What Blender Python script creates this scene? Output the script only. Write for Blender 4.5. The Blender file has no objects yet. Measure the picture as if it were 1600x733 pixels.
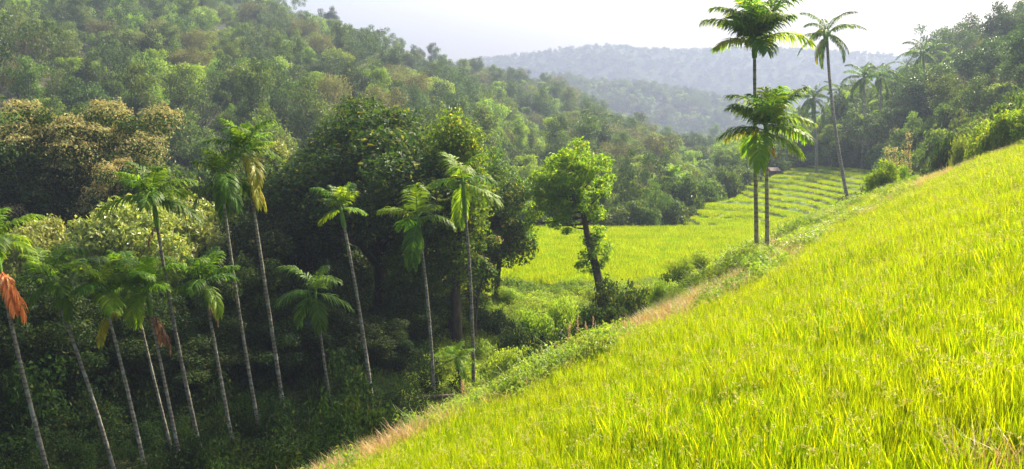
import bpy, math, random
import numpy as np
from mathutils import Vector, Matrix

# ---------------------------------------------------------------- scene, camera, light
sc = bpy.context.scene
C = sc.collection
R = math.radians
F_PX, HZ, CX, CY = 1386.0, 215.0, 800.0, 366.5
PITCH = math.atan((CY - HZ) / F_PX)

cam_d = bpy.data.cameras.new('camera')
cam_d.sensor_width = 36.0
cam_d.lens = 36.0 * F_PX / 1600.0
cam_d.clip_start, cam_d.clip_end = 0.1, 9000.0
cam = bpy.data.objects.new('camera', cam_d)
C.objects.link(cam)
cam.location = (0, 0, 0)
cam.rotation_euler = (R(90) - PITCH, 0, 0)
sc.camera = cam

SUN_AZ, SUN_EL = 42.0, 40.0            # azimuth to the right of the view direction
world = bpy.data.worlds.new('World')
sc.world = world
world.use_nodes = True
wn = world.node_tree
bg = wn.nodes['Background']
sky = wn.nodes.new('ShaderNodeTexSky')
sky.sky_type = 'NISHITA'
sky.sun_disc = False
sky.sun_elevation = R(SUN_EL)
sky.sun_rotation = R(SUN_AZ)
sky.altitude = 300
sky.air_density = 1.0
sky.dust_density = 10.0
sky.ozone_density = 1.0
wn.links.new(sky.outputs[0], bg.inputs[0])
bg.inputs[1].default_value = 0.13

sl = bpy.data.lights.new('sun', 'SUN')
sl.energy = 5.0
sl.angle = R(0.6)
sl.color = (1.0, 0.90, 0.68)
so = bpy.data.objects.new('sun', sl)
C.objects.link(so)
sdir = Vector((math.sin(R(SUN_AZ)) * math.cos(R(SUN_EL)), math.cos(R(SUN_AZ)) * math.cos(R(SUN_EL)), math.sin(R(SUN_EL))))
so.rotation_euler = sdir.to_track_quat('Z', 'Y').to_euler()
so.location = sdir * 200

vs = sc.view_settings
vs.view_transform = 'Standard'
vs.look = 'None'
vs.exposure = 1.55
vs.gamma = 1.0
vs.use_curve_mapping = False
sc.render.engine = 'CYCLES'
cy = sc.cycles
cy.max_bounces = 6
cy.diffuse_bounces = 3
cy.glossy_bounces = 2
cy.transmission_bounces = 4
cy.volume_bounces = 1
cy.transparent_max_bounces = 4
cy.use_denoising = True
cy.sample_clamp_indirect = 4.0
cy.caustics_reflective = False
cy.caustics_refractive = False

rng = np.random.default_rng(7)
random.seed(7)

# ---------------------------------------------------------------- helpers
def tag(o, label=None, cat=None, group=None, kind=None):
    if label: o['label'] = label
    if cat: o['category'] = cat
    if group: o['group'] = group
    if kind: o['kind'] = kind
    return o

def link(name, me, parent=None, loc=None):
    o = bpy.data.objects.new(name, me)
    C.objects.link(o)
    if parent: o.parent = parent
    if loc is not None: o.location = loc
    return o

def empty(name, loc):
    o = bpy.data.objects.new(name, None)
    C.objects.link(o)
    o.location = loc
    o.empty_display_size = 0.3
    return o

def proj(x, y, z):
    d = y * math.cos(PITCH) - z * math.sin(PITCH)
    u = y * math.sin(PITCH) + z * math.cos(PITCH)
    return CX + F_PX * x / d, CY - F_PX * u / d

def at(px, py, y):
    """world point seen at pixel (px, py) that lies at forward distance y"""
    a, b = (px - CX) / F_PX, (CY - py) / F_PX
    dy = math.cos(PITCH) + b * math.sin(PITCH)
    dz = -math.sin(PITCH) + b * math.cos(PITCH)
    s = y / dy
    return Vector((a * s, y, dz * s))

class Acc:
    """collects geometry (verts, faces with a material slot)"""
    def __init__(self):
        self.v, self.f, self.m, self.n = [], [], [], 0
    def add(self, V, F, m=0):
        V = np.asarray(V, dtype=np.float32).reshape(-1, 3)
        F = np.asarray(F, dtype=np.int32).reshape(-1, 4)
        self.v.append(V); self.f.append(F + self.n); self.m.append(np.full(len(F), m, np.int32)); self.n += len(V)
    def quads(self, Q, m=0):
        Q = np.asarray(Q, dtype=np.float32)
        k = len(Q)
        self.add(Q.reshape(-1, 3), np.arange(k * 4).reshape(k, 4), m)
    def mesh(self, name, mats, smooth=False):
        V = np.concatenate(self.v); F = np.concatenate(self.f); M = np.concatenate(self.m)
        me = bpy.data.meshes.new(name)
        me.vertices.add(len(V)); me.vertices.foreach_set('co', V.ravel())
        me.loops.add(F.size); me.loops.foreach_set('vertex_index', F.ravel())
        me.polygons.add(len(F))
        me.polygons.foreach_set('loop_start', np.arange(0, F.size, 4, dtype=np.int32))
        me.polygons.foreach_set('loop_total', np.full(len(F), 4, np.int32))
        me.polygons.foreach_set('material_index', M)
        me.polygons.foreach_set('use_smooth', np.full(len(F), smooth))
        for m in mats: me.materials.append(m)
        me.update(calc_edges=True)
        me.validate()
        return me

def tube(acc, pts, rad, sides=8, m=0):
    pts = np.asarray(pts, float); n = len(pts)
    rad = np.broadcast_to(np.asarray(rad, float), (n,))
    T = np.gradient(pts, axis=0); T /= np.linalg.norm(T, axis=1)[:, None] + 1e-9
    ref = np.array([0, 0, 1.0]) if abs(T[0][2]) < .8 else np.array([1.0, 0, 0])
    A = np.cross(T, ref); A /= np.linalg.norm(A, axis=1)[:, None] + 1e-9
    B = np.cross(T, A)
    a = np.linspace(0, 2 * np.pi, sides, endpoint=False)
    V = pts[:, None, :] + rad[:, None, None] * (np.cos(a)[None, :, None] * A[:, None, :] + np.sin(a)[None, :, None] * B[:, None, :])
    i = np.arange(n - 1)[:, None]; j = np.arange(sides)[None, :]; j2 = (j + 1) % sides
    F = np.stack([i * sides + j, i * sides + j2, (i + 1) * sides + j2, (i + 1) * sides + j], -1)
    acc.add(V, F, m)
    # caps
    V2 = np.concatenate([pts[-1][None], V[-1]]);
    k = np.arange(0, sides, 2)
    acc.add(V2, np.stack([np.zeros_like(k), 1 + k, 1 + (k + 1) % sides, 1 + (k + 2) % sides], -1), m)

def bez(a, b, c, n):
    t = np.linspace(0, 1, n)[:, None]
    a, b, c = map(lambda q: np.asarray(q, float), (a, b, c))
    return (1 - t) ** 2 * a + 2 * t * (1 - t) * b + t * t * c

def box(acc, x0, x1, y0, y1, z0, z1, m=0):
    V = [(x0,y0,z0),(x1,y0,z0),(x1,y1,z0),(x0,y1,z0),(x0,y0,z1),(x1,y0,z1),(x1,y1,z1),(x0,y1,z1)]
    acc.add(V, [(0,3,2,1),(4,5,6,7),(0,1,5,4),(1,2,6,5),(2,3,7,6),(3,0,4,7)], m)

def unit(v): return v / (np.linalg.norm(v, axis=-1, keepdims=True) + 1e-9)

# smooth pseudo noise from sines
_ns = np.random.default_rng(3)
_W = [(_ns.uniform(0, 2 * np.pi), _ns.uniform(0, 6.28), _ns.uniform(.7, 1.4)) for _ in range(10)]
def noise(x, y, scale):
    s = 0
    for a, p, k in _W:
        s = s + np.sin((x * np.cos(a) + y * np.sin(a)) / scale * k * 2.2 + p + 1.3 * np.sin((x * np.sin(a) - y * np.cos(a)) / scale * 1.1 * k + p * 2))
    return s / 5.0

# ---------------------------------------------------------------- materials
def nt_mat(name):
    m = bpy.data.materials.new(name); m.use_nodes = True
    t = m.node_tree; t.nodes.clear()
    out = t.nodes.new('ShaderNodeOutputMaterial')
    return m, t, out

def c4(c): return (c[0], c[1], c[2], 1)

def leafmat(name, ca, cb, cc=None, trans=.42, rough=.5, spec=.35, tboost=(1.9, 1.7, .9), vary=.35, world_noise=None):
    m, t, out = nt_mat(name)
    N = t.nodes.new; L = t.links.new
    geo = N('ShaderNodeNewGeometry'); oi = N('ShaderNodeObjectInfo')
    cr = N('ShaderNodeValToRGB')
    e = cr.color_ramp.elements
    e[0].color = c4(ca); e[1].color = c4(cb)
    if cc:
        e[1].position = .88; x = e.new(.97); x.color = c4(cc)
    L(geo.outputs['Random Per Island'], cr.inputs[0])
    hsv = N('ShaderNodeHueSaturation')
    L(cr.outputs[0], hsv.inputs['Color'])
    mr = N('ShaderNodeMapRange'); mr.inputs[3].default_value = 1 - vary; mr.inputs[4].default_value = 1 + vary
    L(oi.outputs['Random'], mr.inputs[0]); L(mr.outputs[0], hsv.inputs['Value'])
    # hue drifts a little from plant to plant
    mul = N('ShaderNodeMath'); mul.operation = 'MULTIPLY'; mul.inputs[1].default_value = 7.31
    fr = N('ShaderNodeMath'); fr.operation = 'FRACT'
    mh = N('ShaderNodeMapRange'); mh.inputs[3].default_value = .485; mh.inputs[4].default_value = .515
    L(oi.outputs['Random'], mul.inputs[0]); L(mul.outputs[0], fr.inputs[0]); L(fr.outputs[0], mh.inputs[0]); L(mh.outputs[0], hsv.inputs['Hue'])
    col = hsv.outputs[0]
    if world_noise:
        sc_, c2, amt = world_noise
        nz = N('ShaderNodeTexNoise'); nz.inputs['Scale'].default_value = sc_; nz.inputs['Detail'].default_value = 3
        L(geo.outputs['Position'], nz.inputs['Vector'])
        r2 = N('ShaderNodeMapRange'); r2.inputs[1].default_value = .42; r2.inputs[2].default_value = .68; r2.inputs[4].default_value = amt
        L(nz.outputs[0], r2.inputs[0])
        mx = N('ShaderNodeMixRGB'); mx.inputs[2].default_value = c4(c2)
        L(r2.outputs[0], mx.inputs[0]); L(col, mx.inputs[1]); col = mx.outputs[0]
    p = N('ShaderNodeBsdfPrincipled')
    p.inputs['Roughness'].default_value = rough
    p.inputs['Specular IOR Level'].default_value = spec
    L(col, p.inputs['Base Color'])
    tb = N('ShaderNodeMixRGB'); tb.blend_type = 'MULTIPLY'; tb.inputs[0].default_value = 1; tb.inputs[2].default_value = c4(tboost)
    L(col, tb.inputs[1])
    tr = N('ShaderNodeBsdfTranslucent'); L(tb.outputs[0], tr.inputs[0])
    ms = N('ShaderNodeMixShader'); ms.inputs[0].default_value = trans
    L(p.outputs[0], ms.inputs[1]); L(tr.outputs[0], ms.inputs[2]); L(ms.outputs[0], out.inputs[0])
    return m

def noisemat(name, stops, scale=1.0, rough=.9, detail=6, coord='Object', bump=0.3, stretch=(1, 1, 1), spec=.2, slope=None):
    m, t, out = nt_mat(name)
    N = t.nodes.new; L = t.links.new
    tc = N('ShaderNodeTexCoord'); mp = N('ShaderNodeMapping'); mp.inputs['Scale'].default_value = stretch
    L(tc.outputs[coord], mp.inputs[0])
    nz = N('ShaderNodeTexNoise'); nz.inputs['Scale'].default_value = scale; nz.inputs['Detail'].default_value = detail; nz.inputs['Roughness'].default_value = .65
    L(mp.outputs[0], nz.inputs['Vector'])
    cr = N('ShaderNodeValToRGB')
    cr.color_ramp.elements[0].position = stops[0][0]; cr.color_ramp.elements[0].color = c4(stops[0][1])
    cr.color_ramp.elements[1].position = stops[-1][0]; cr.color_ramp.elements[1].color = c4(stops[-1][1])
    for pos, col in stops[1:-1]:
        e = cr.color_ramp.elements.new(pos); e.color = c4(col)
    L(nz.outputs[0], cr.inputs[0])
    col = cr.outputs[0]
    if slope:
        geo = N('ShaderNodeNewGeometry'); sp = N('ShaderNodeSeparateXYZ'); L(geo.outputs['True Normal'], sp.inputs[0])
        mr = N('ShaderNodeMapRange'); mr.inputs[1].default_value = .93; mr.inputs[2].default_value = .8
        L(sp.outputs[2], mr.inputs[0])
        mx = N('ShaderNodeMixRGB'); mx.inputs[2].default_value = c4(slope); L(mr.outputs[0], mx.inputs[0]); L(col, mx.inputs[1]); col = mx.outputs[0]
    p = N('ShaderNodeBsdfPrincipled'); p.inputs['Roughness'].default_value = rough; p.inputs['Specular IOR Level'].default_value = spec
    L(col, p.inputs['Base Color'])
    if bump:
        b = N('ShaderNodeBump'); b.inputs['Strength'].default_value = bump; b.inputs['Distance'].default_value = .1
        L(nz.outputs[0], b.inputs['Height']); L(b.outputs[0], p.inputs['Normal'])
    L(p.outputs[0], out.inputs[0])
    return m

def trunkmat(name, dark, pale, rings=9.0, lichen=(.30, .31, .25)):
    """palm trunk: leaf-scar rings and pale lichen blotches"""
    m, t, out = nt_mat(name)
    N = t.nodes.new; L = t.links.new
    tc = N('ShaderNodeTexCoord')
    wv = N('ShaderNodeTexWave'); wv.bands_direction = 'Z'; wv.inputs['Scale'].default_value = rings / 6.283 * 2; wv.inputs['Distortion'].default_value = 1.2; wv.inputs['Detail'].default_value = 2
    wv.wave_profile = 'SAW'
    nz = N('ShaderNodeTexNoise'); nz.inputs['Scale'].default_value = 5; nz.inputs['Detail'].default_value = 5
    mx = N('ShaderNodeMixRGB'); mx.inputs[1].default_value = c4(pale); mx.inputs[2].default_value = c4(dark)
    r = N('ShaderNodeMapRange'); r.inputs[1].default_value = .45; r.inputs[2].default_value = 1.0
    L(tc.outputs['Object'], wv.inputs['Vector']); L(tc.outputs['Object'], nz.inputs['Vector'])
    L(wv.outputs[1], r.inputs[0]); L(r.outputs[0], mx.inputs[0])
    mx2 = N('ShaderNodeMixRGB'); mx2.inputs[2].default_value = c4(lichen)
    r2 = N('ShaderNodeMapRange'); r2.inputs[1].default_value = .52; r2.inputs[2].default_value = .62
    L(nz.outputs[0], r2.inputs[0]); L(r2.outputs[0], mx2.inputs[0]); L(mx.outputs[0], mx2.inputs[1])
    oi = N('ShaderNodeObjectInfo'); mv = N('ShaderNodeMapRange'); mv.inputs[3].default_value = .65; mv.inputs[4].default_value = 1.25
    L(oi.outputs['Random'], mv.inputs[0]); hs = N('ShaderNodeHueSaturation'); L(mv.outputs[0], hs.inputs['Value']); L(mx2.outputs[0], hs.inputs['Color'])
    p = N('ShaderNodeBsdfPrincipled'); p.inputs['Roughness'].default_value = .85
    L(hs.outputs[0], p.inputs['Base Color'])
    b = N('ShaderNodeBump'); b.inputs['Strength'].default_value = .6; b.inputs['Distance'].default_value = .02
    L(wv.outputs[1], b.inputs['Height']); L(b.outputs[0], p.inputs['Normal'])
    L(p.outputs[0], out.inputs[0])
    return m

M = {}
M['rice'] = leafmat('rice_blade', (.10, .20, .002), (.31, .43, .003), (.46, .47, .01), trans=.5, rough=.6, spec=.05, tboost=(1.5, 1.35, .4), vary=.2, world_noise=(.35, (.33, .40, .004), .5))
M['panicle'] = leafmat('rice_panicle', (.55, .50, .12), (.45, .46, .06), trans=.3, vary=.1, tboost=(1.2, 1.2, .8))
M['dry'] = leafmat('dry_grass', (.46, .34, .12), (.34, .33, .06), (.56, .32, .18), trans=.4, tboost=(1.2, 1.1, .8), vary=.15, world_noise=(.5, (.46, .22, .11), .75))
M['weed'] = leafmat('weed_leaf', (.15, .26, .02), (.30, .39, .04), (.33, .34, .09), trans=.45, tboost=(1.6, 1.5, .6), vary=.3, world_noise=(.3, (.07, .15, .02), .7))
M['petal'] = leafmat('petal', (.8, .78, .74), (.75, .7, .7), trans=.3, vary=.05, tboost=(1, 1, 1))
M['plume'] = leafmat('grass_plume', (.50, .33, .18), (.58, .42, .24), trans=.4, vary=.1, tboost=(1.2, 1.1, .9))
M['dark'] = leafmat('leaf_dark', (.020, .052, .010), (.052, .105, .014), (.22, .22, .03), trans=.35, rough=.55, spec=.22, vary=.2)
M['mid'] = leafmat('leaf_mid', (.04, .095, .012), (.09, .16, .02), (.26, .28, .04), trans=.42, rough=.5, spec=.25, vary=.2)
M['bright'] = leafmat('leaf_bright', (.09, .19, .008), (.19, .30, .012), (.34, .36, .02), trans=.52, rough=.5, spec=.25, vary=.12)
M['pale'] = leafmat('leaf_pale', (.12, .18, .03), (.26, .30, .07), (.36, .35, .16), trans=.4, rough=.4, spec=.5, vary=.15)
M['flush'] = leafmat('leaf_flush', (.30, .32, .09), (.48, .42, .19), (.56, .42, .2), trans=.35, rough=.6, spec=.2, vary=.1, tboost=(1.2, 1.0, .8))
M['vine'] = leafmat('vine_leaf', (.055, .13, .008), (.11, .20, .012), (.3, .33, .03), trans=.5, rough=.5, spec=.25, vary=.05)
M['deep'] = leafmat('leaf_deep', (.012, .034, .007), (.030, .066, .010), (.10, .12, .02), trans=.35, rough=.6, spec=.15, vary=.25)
M['shade_toned_leaf'] = leafmat('shade_toned_leaf', (.008, .024, .005), (.020, .045, .008), (.05, .06, .015), trans=.3, rough=.8, spec=.08, vary=.3)  # undergrowth leaves with the gully shade put into their colour
M['hill_a'] = leafmat('hill_green', (.035, .085, .010), (.09, .155, .018), (.16, .18, .05), vary=.3, trans=.4)
M['hill_b'] = leafmat('hill_bright', (.10, .20, .016), (.19, .29, .03), (.2, .24, .05), vary=.25, trans=.45)
M['hill_c'] = leafmat('hill_olive', (.075, .10, .024), (.135, .16, .04), (.22, .2, .07), vary=.2, trans=.35)
M['hill_d'] = leafmat('hill_deep', (.028, .07, .014), (.06, .11, .02), (.09, .12, .03), vary=.25, trans=.35)
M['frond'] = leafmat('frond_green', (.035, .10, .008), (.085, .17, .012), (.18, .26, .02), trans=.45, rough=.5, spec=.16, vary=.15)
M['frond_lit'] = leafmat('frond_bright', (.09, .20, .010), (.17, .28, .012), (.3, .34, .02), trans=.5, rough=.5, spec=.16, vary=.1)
M['frond_yellow'] = leafmat('frond_yellow', (.40, .34, .02), (.24, .30, .02), (.15, .24, .02), trans=.5, rough=.45, vary=.08, tboost=(1.4, 1.3, .6))
M['frond_orange'] = leafmat('frond_orange', (.60, .20, .04), (.62, .28, .08), (.60, .36, .14), trans=.5, rough=.6, vary=.05, tboost=(1.3, 1.0, .6))
M['frond_brown'] = leafmat('frond_brown', (.20, .10, .05), (.28, .17, .09), (.34, .23, .13), trans=.35, rough=.7, vary=.1, tboost=(1.2, 1.0, .8))
M['shaft'] = noisemat('crownshaft', [(.3, (.06, .15, .02)), (.7, (.14, .26, .04))], scale=3, rough=.45, bump=.05)
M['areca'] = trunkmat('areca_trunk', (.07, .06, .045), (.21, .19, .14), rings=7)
M['areca_lit'] = trunkmat('areca_trunk_sunlit_bark', (.13, .115, .06), (.32, .29, .17), rings=5, lichen=(.40, .40, .27))  # paler, warmer trunk copy; sun on the palm pair put into its colour
M['coco'] = trunkmat('coconut_trunk', (.13, .11, .085), (.32, .28, .22), rings=6, lichen=(.40, .37, .31))
M['bark'] = noisemat('bark', [(.3, (.035, .026, .018)), (.6, (.10, .078, .055)), (.8, (.17, .15, .11))], scale=3, stretch=(3, 3, .6), bump=.8)
M['bark_pale'] = noisemat('bark_pale', [(.3, (.10, .085, .065)), (.7, (.27, .24, .19))], scale=3, stretch=(3, 3, .6), bump=.8)
M['fruit'] = noisemat('areca_fruit', [(.3, (.62, .22, .02)), (.7, (.75, .36, .03))], scale=8, rough=.5, bump=.1)
M['soil_rice'] = noisemat('rice_soil', [(.3, (.05, .07, .015)), (.7, (.10, .15, .02))], scale=1.5, bump=.5)
M['paddy'] = noisemat('paddy_soil', [(.3, (.10, .16, .02)), (.7, (.20, .29, .03))], scale=.8, bump=.3)
M['terrace'] = noisemat('terrace_soil', [(.3, (.10, .17, .025)), (.7, (.17, .26, .03))], scale=.8, bump=.3, slope=(.10, .13, .03))
M['bank'] = noisemat('bank_earth', [(.3, (.02, .025, .010)), (.55, (.05, .055, .02)), (.75, (.09, .08, .04))], scale=.7, bump=.8)
M['forest_floor'] = noisemat('forest_floor', [(.3, (.02, .025, .012)), (.7, (.05, .05, .03))], scale=.15, bump=.8)
M['mount'] = noisemat('mountain_forest', [(.3, (.012, .03, .010)), (.7, (.03, .05, .018))], scale=.02, bump=1.0)
M['rock'] = noisemat('rock', [(.3, (.06, .05, .04)), (.7, (.19, .165, .14))], scale=2.5, bump=.9)
M['log'] = noisemat('log_bark', [(.3, (.06, .045, .03)), (.7, (.17, .13, .09))], scale=3, stretch=(.5, 4, 4), bump=.9)
M['timber'] = noisemat('weathered_board', [(.3, (.06, .045, .035)), (.7, (.15, .115, .085))], scale=4, stretch=(6, 6, .6), bump=.5)
M['roof'] = noisemat('rusty_sheet_roof', [(.3, (.16, .11, .09)), (.7, (.32, .25, .21))], scale=3, bump=.4)
m, t, out = nt_mat('stream_water')
p = t.nodes.new('ShaderNodeBsdfPrincipled'); p.inputs['Base Color'].default_value = (.035, .04, .03, 1); p.inputs['Roughness'].default_value = .06
nz = t.nodes.new('ShaderNodeTexNoise'); nz.inputs['Scale'].default_value = 6; b = t.nodes.new('ShaderNodeBump'); b.inputs['Strength'].default_value = .25
t.links.new(nz.outputs[0], b.inputs['Height']); t.links.new(b.outputs[0], p.inputs['Normal']); t.links.new(p.outputs[0], out.inputs[0])
M['water'] = m

# ---------------------------------------------------------------- terrain height
FIELD = np.array([(-26, 2), (-14, 11), (-8, 16.3), (-4.2, 19.5), (-1.6, 21.7), (3.8, 26.7), (7.5, 31.5), (10.6, 37), (14, 44), (18.4, 51),
                  (22.5, 52), (26, 47), (34, 44), (60, 48), (110, 50), (110, -14), (-40, -14)], float)

def field_dist(x, y):
    """signed distance to the rice slope's outline: negative inside"""
    x = np.asarray(x, float); y = np.asarray(y, float)
    d = np.full(x.shape, 1e9); ins = np.zeros(x.shape, bool)
    n = len(FIELD)
    for i in range(n):
        a, b = FIELD[i], FIELD[(i + 1) % n]
        ab = b - a
        tt = np.clip(((x - a[0]) * ab[0] + (y - a[1]) * ab[1]) / (ab @ ab), 0, 1)
        d = np.minimum(d, np.hypot(x - a[0] - tt * ab[0], y - a[1] - tt * ab[1]))
        c = ((a[1] > y) != (b[1] > y)) & (x < (b[0] - a[0]) * (y - a[1]) / (b[1] - a[1] + 1e-12) + a[0])
        ins ^= c
    return np.where(ins, -d, d)

TAB = [
 (-900, [(25,-10.8),(50,-10),(90,-4),(200,35),(350,90),(550,120),(900,60)]),
 (0,    [(25,-10.8),(60,-10),(100,-5),(150,8),(200,22),(300,52),(400,80),(550,100),(900,40)]),
 (300,  [(25,-10.8),(60,-10),(105,-6),(200,16),(300,42),(380,60),(450,62),(650,20),(900,0)]),
 (490,  [(25,-10.8),(60,-10),(110,-7),(200,11),(270,25),(330,37),(420,32),(600,0),(900,-8)]),
 (560,  [(25,-10.8),(60,-10),(110,-7.5),(200,9),(270,20),(345,30),(430,26),(600,0),(900,-8)]),
 (700,  [(25,-10.8),(34,-10.8),(57,-9.8),(120,-8.5),(200,3),(300,14),(400,24.5),(500,18),(650,-8),(900,-10)]),
 (770,  [(25,-11.3),(33,-11.2),(45,-10.3),(57,-9.4),(91,-9.4),(130,-9),(200,0),(300,11),(430,23),(520,16),(680,-8),(900,-10)]),
 (850,  [(25,-11.4),(34,-11.2),(45,-10.4),(57,-9.4),(91,-9.4),(96,-10),(130,-9.5),(220,-3),(330,8),(450,19),(560,10),(650,-8),(900,-10)]),
 (960,  [(25,-11.4),(36,-10.9),(45,-10),(53,-9.4),(91,-9.4),(96,-10.4),(150,-10),(250,-8),(450,1),(600,-8),(900,-10)]),
 (1030, [(25,-10),(42,-9.7),(53,-9.4),(91,-9.4),(96,-11),(150,-11),(300,-11),(500,-10),(900,-10)]),
 (1100, [(25,-9),(50,-9.4),(91,-9.4),(112,-8.3),(119,-10),(160,-12),(300,-11),(500,-10),(900,-10)]),
 (1180, [(25,-9),(50,-9.3),(91,-9.2),(135,-6.8),(146,-9),(200,-11),(300,-11),(900,-10)]),
 (1240, [(25,-8),(50,-9),(85,-8.8),(150,-5.4),(165,-6),(200,-8),(300,-10),(900,-10)]),
 (1350, [(25,-7),(50,-7.5),(80,-7.5),(100,-6.2),(130,-4.5),(180,1.5),(260,0),(400,-10),(900,-10)]),
 (1480, [(25,-5),(60,-4.5),(90,-3),(120,-1),(160,6),(200,13),(260,13),(400,0),(900,-10)]),
 (1600, [(25,-3),(50,-1.5),(100,2),(150,8),(200,16),(260,18),(400,6),(900,0)]),
 (2400, [(25,2),(50,3),(100,9),(150,16),(200,24),(260,28),(400,20),(900,0)]),
]
_TPX = np.array([c[0] for c in TAB], float)
def table(px, y):
    px = np.clip(px, -899, 2399)
    cols = np.stack([np.interp(y, [k[0] for k in c[1]], [k[1] for k in c[1]]) for c in TAB])
    i = np.clip(np.searchsorted(_TPX, px) - 1, 0, len(TAB) - 2)
    f = (px - _TPX[i]) / (_TPX[i + 1] - _TPX[i])
    f = f * f * (3 - 2 * f) * .5 + f * .5
    g = np.arange(px.size).reshape(px.shape)
    cf = cols.reshape(len(TAB), -1)
    return cf[i.ravel(), g.ravel()].reshape(px.shape) * (1 - f) + cf[i.ravel() + 1, g.ravel()].reshape(px.shape) * f

def plane_z(x, y):
    xs = np.where(x < 30, x, 30 + 12 * (1 - np.exp(-(x - 30) / 12)))
    z = -2.70 + .378 * xs - .174 * np.maximum(y, -6)
    return np.maximum(z, -10.3)

def zone(x, y):
    """0 rice slope, 1 flat paddy, 2 terraces, 3 stepped bank, 4 other"""
    d = field_dist(x, y); px = CX + F_PX * x / np.maximum(y, 8)
    z = np.full(np.shape(x), 4)
    z = np.where((px > 765) & (px < 1010) & (y > 38) & (y <= 57), 3, z)
    z = np.where((px > 745) & (px <= 1250) & (y > 56.5) & (y < 91.5) & (d > 3), 1, z)
    lim = np.interp(px, [1030, 1100, 1180, 1240, 1300, 1400], [92, 113, 136, 152, 140, 118])
    z = np.where((px > 1028) & (px < 1400) & (y >= 91.5) & (y < lim), 2, z)
    z = np.where((px > 1250) & (px < 1400) & (y > 76) & (y < lim), 2, z)
    return np.where(d < 0, 0, z)

def height(x, y):
    x = np.asarray(x, float); y = np.asarray(y, float)
    sh = x.shape
    x = x.ravel(); y = y.ravel()
    yy = np.maximum(y, 25.0)
    px = np.where(y > 8, CX + F_PX * x / np.maximum(y, 8), np.where(x < 0, -900, 2400))
    px = np.where(y < 25, CX + F_PX * x / 25, px)
    T = table(px, yy)
    # everything left of the slope near the camera is the gully floor
    T = np.where((y < 30) & (x < 6), np.minimum(T, -10.6), T)
    zn = zone(x, y)
    far = np.clip((y - 95) / 100, 0, 1)
    T = T + np.where(zn == 4, .18 * noise(x, y, 4), 0) + far * 3.0 * noise(x, y, 38) + far * 1.0 * noise(x, y, 14)
    # steps
    st = .40
    Tw = T + .10 * noise(x, y, 16)
    q = Tw / st; fl = np.floor(q); fr = q - fl
    stepd = (fl + np.clip((fr - .80) / .20, 0, 1) ** 1.0) * st + .05
    T = np.where((zn == 2), stepd, T)
    st2 = .62
    q = (T + .12 * noise(x, y, 7)) / st2; fl = np.floor(q); fr = q - fl
    T = np.where(zn == 3, (fl + np.clip((fr - .6) / .4, 0, 1)) * st2, T)
    d = field_dist(x, y)
    w = np.interp(px, [600, 900, 1000, 1150, 1300, 1450, 1650], [4.5, 5, 7, 17, 20, 9, 7])
    s = np.clip(d / w, 0, 1); s = s * s * (3 - 2 * s)
    P = plane_z(x, y) + .04 * noise(x, y, 3)
    # low bund and path dip that crosses the slope from the palm pair towards the upper right
    z = np.where(d <= 0, P, P * (1 - s) + T * s)
    return z.reshape(sh)

def h1(x, y): return float(height(np.array([x]), np.array([y]))[0])

# near terrain sheet, cut by zone
xs = np.arange(-80, 112.01, .5); ys = np.arange(-12, 165.01, .5)
X, Y = np.meshgrid(xs, ys)
Z = height(X, Y)
nx = len(xs)
V = np.stack([X, Y, Z], -1).reshape(-1, 3)
i, j = np.meshgrid(np.arange(len(xs) - 1), np.arange(len(ys) - 1))
a = (j * nx + i).ravel()
Fq = np.stack([a, a + 1, a + nx + 1, a + nx], -1)
cxy = V[Fq].mean(1)
zc = zone(cxy[:, 0], cxy[:, 1])
dc = field_dist(cxy[:, 0], cxy[:, 1])
names = {0: ('rice_field', 'soil_rice'), 1: ('paddy_field', 'paddy'), 2: ('terraced_field', 'terrace'), 3: ('stream_bank', 'bank'), 4: ('ground', 'bank')}
for k, (nm, mt) in names.items():
    sel = Fq[zc == k]
    u, inv = np.unique(sel, return_inverse=True)
    ac = Acc(); ac.add(V[u], inv.reshape(-1, 4))
    tag(link(nm, ac.mesh(nm, [M[mt]], smooth=(k != 2))), kind='structure')

# far terrain: polar sheet
pxs = np.concatenate([np.arange(-1600, 3001, 20)])
yf = np.concatenate([np.arange(60, 300, 4), np.arange(300, 950, 12)])
PX, YF = np.meshgrid(pxs, yf)
XF = (PX - CX) / F_PX * YF
ZF = height(XF, YF)
inside = (XF > -79) & (XF < 111) & (YF < 164)
ZF = np.where(inside, ZF - 2.5, ZF - .05)
ac = Acc(); nx2 = len(pxs)
i, j = np.meshgrid(np.arange(len(pxs) - 1), np.arange(len(yf) - 1)); a = (j * nx2 + i).ravel()
ac.add(np.stack([XF, YF, ZF], -1), np.stack([a, a + 1, a + nx2 + 1, a + nx2], -1))
tag(link('hillside', ac.mesh('hillside', [M['forest_floor']], smooth=True)), kind='structure')

# far sheet to the horizon
ac = Acc(); g = np.linspace(-2040, 2040, 12); GX, GY = np.meshgrid(g, g)
i, j = np.meshgrid(np.arange(11), np.arange(11)); a = (j * 12 + i).ravel()
ac.add(np.stack([GX, GY, np.full_like(GX, -22)], -1), np.stack([a, a + 1, a + 13, a + 12], -1))
tag(link('valley_floor', ac.mesh('valley_floor', [M['forest_floor']])), kind='structure')

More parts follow.
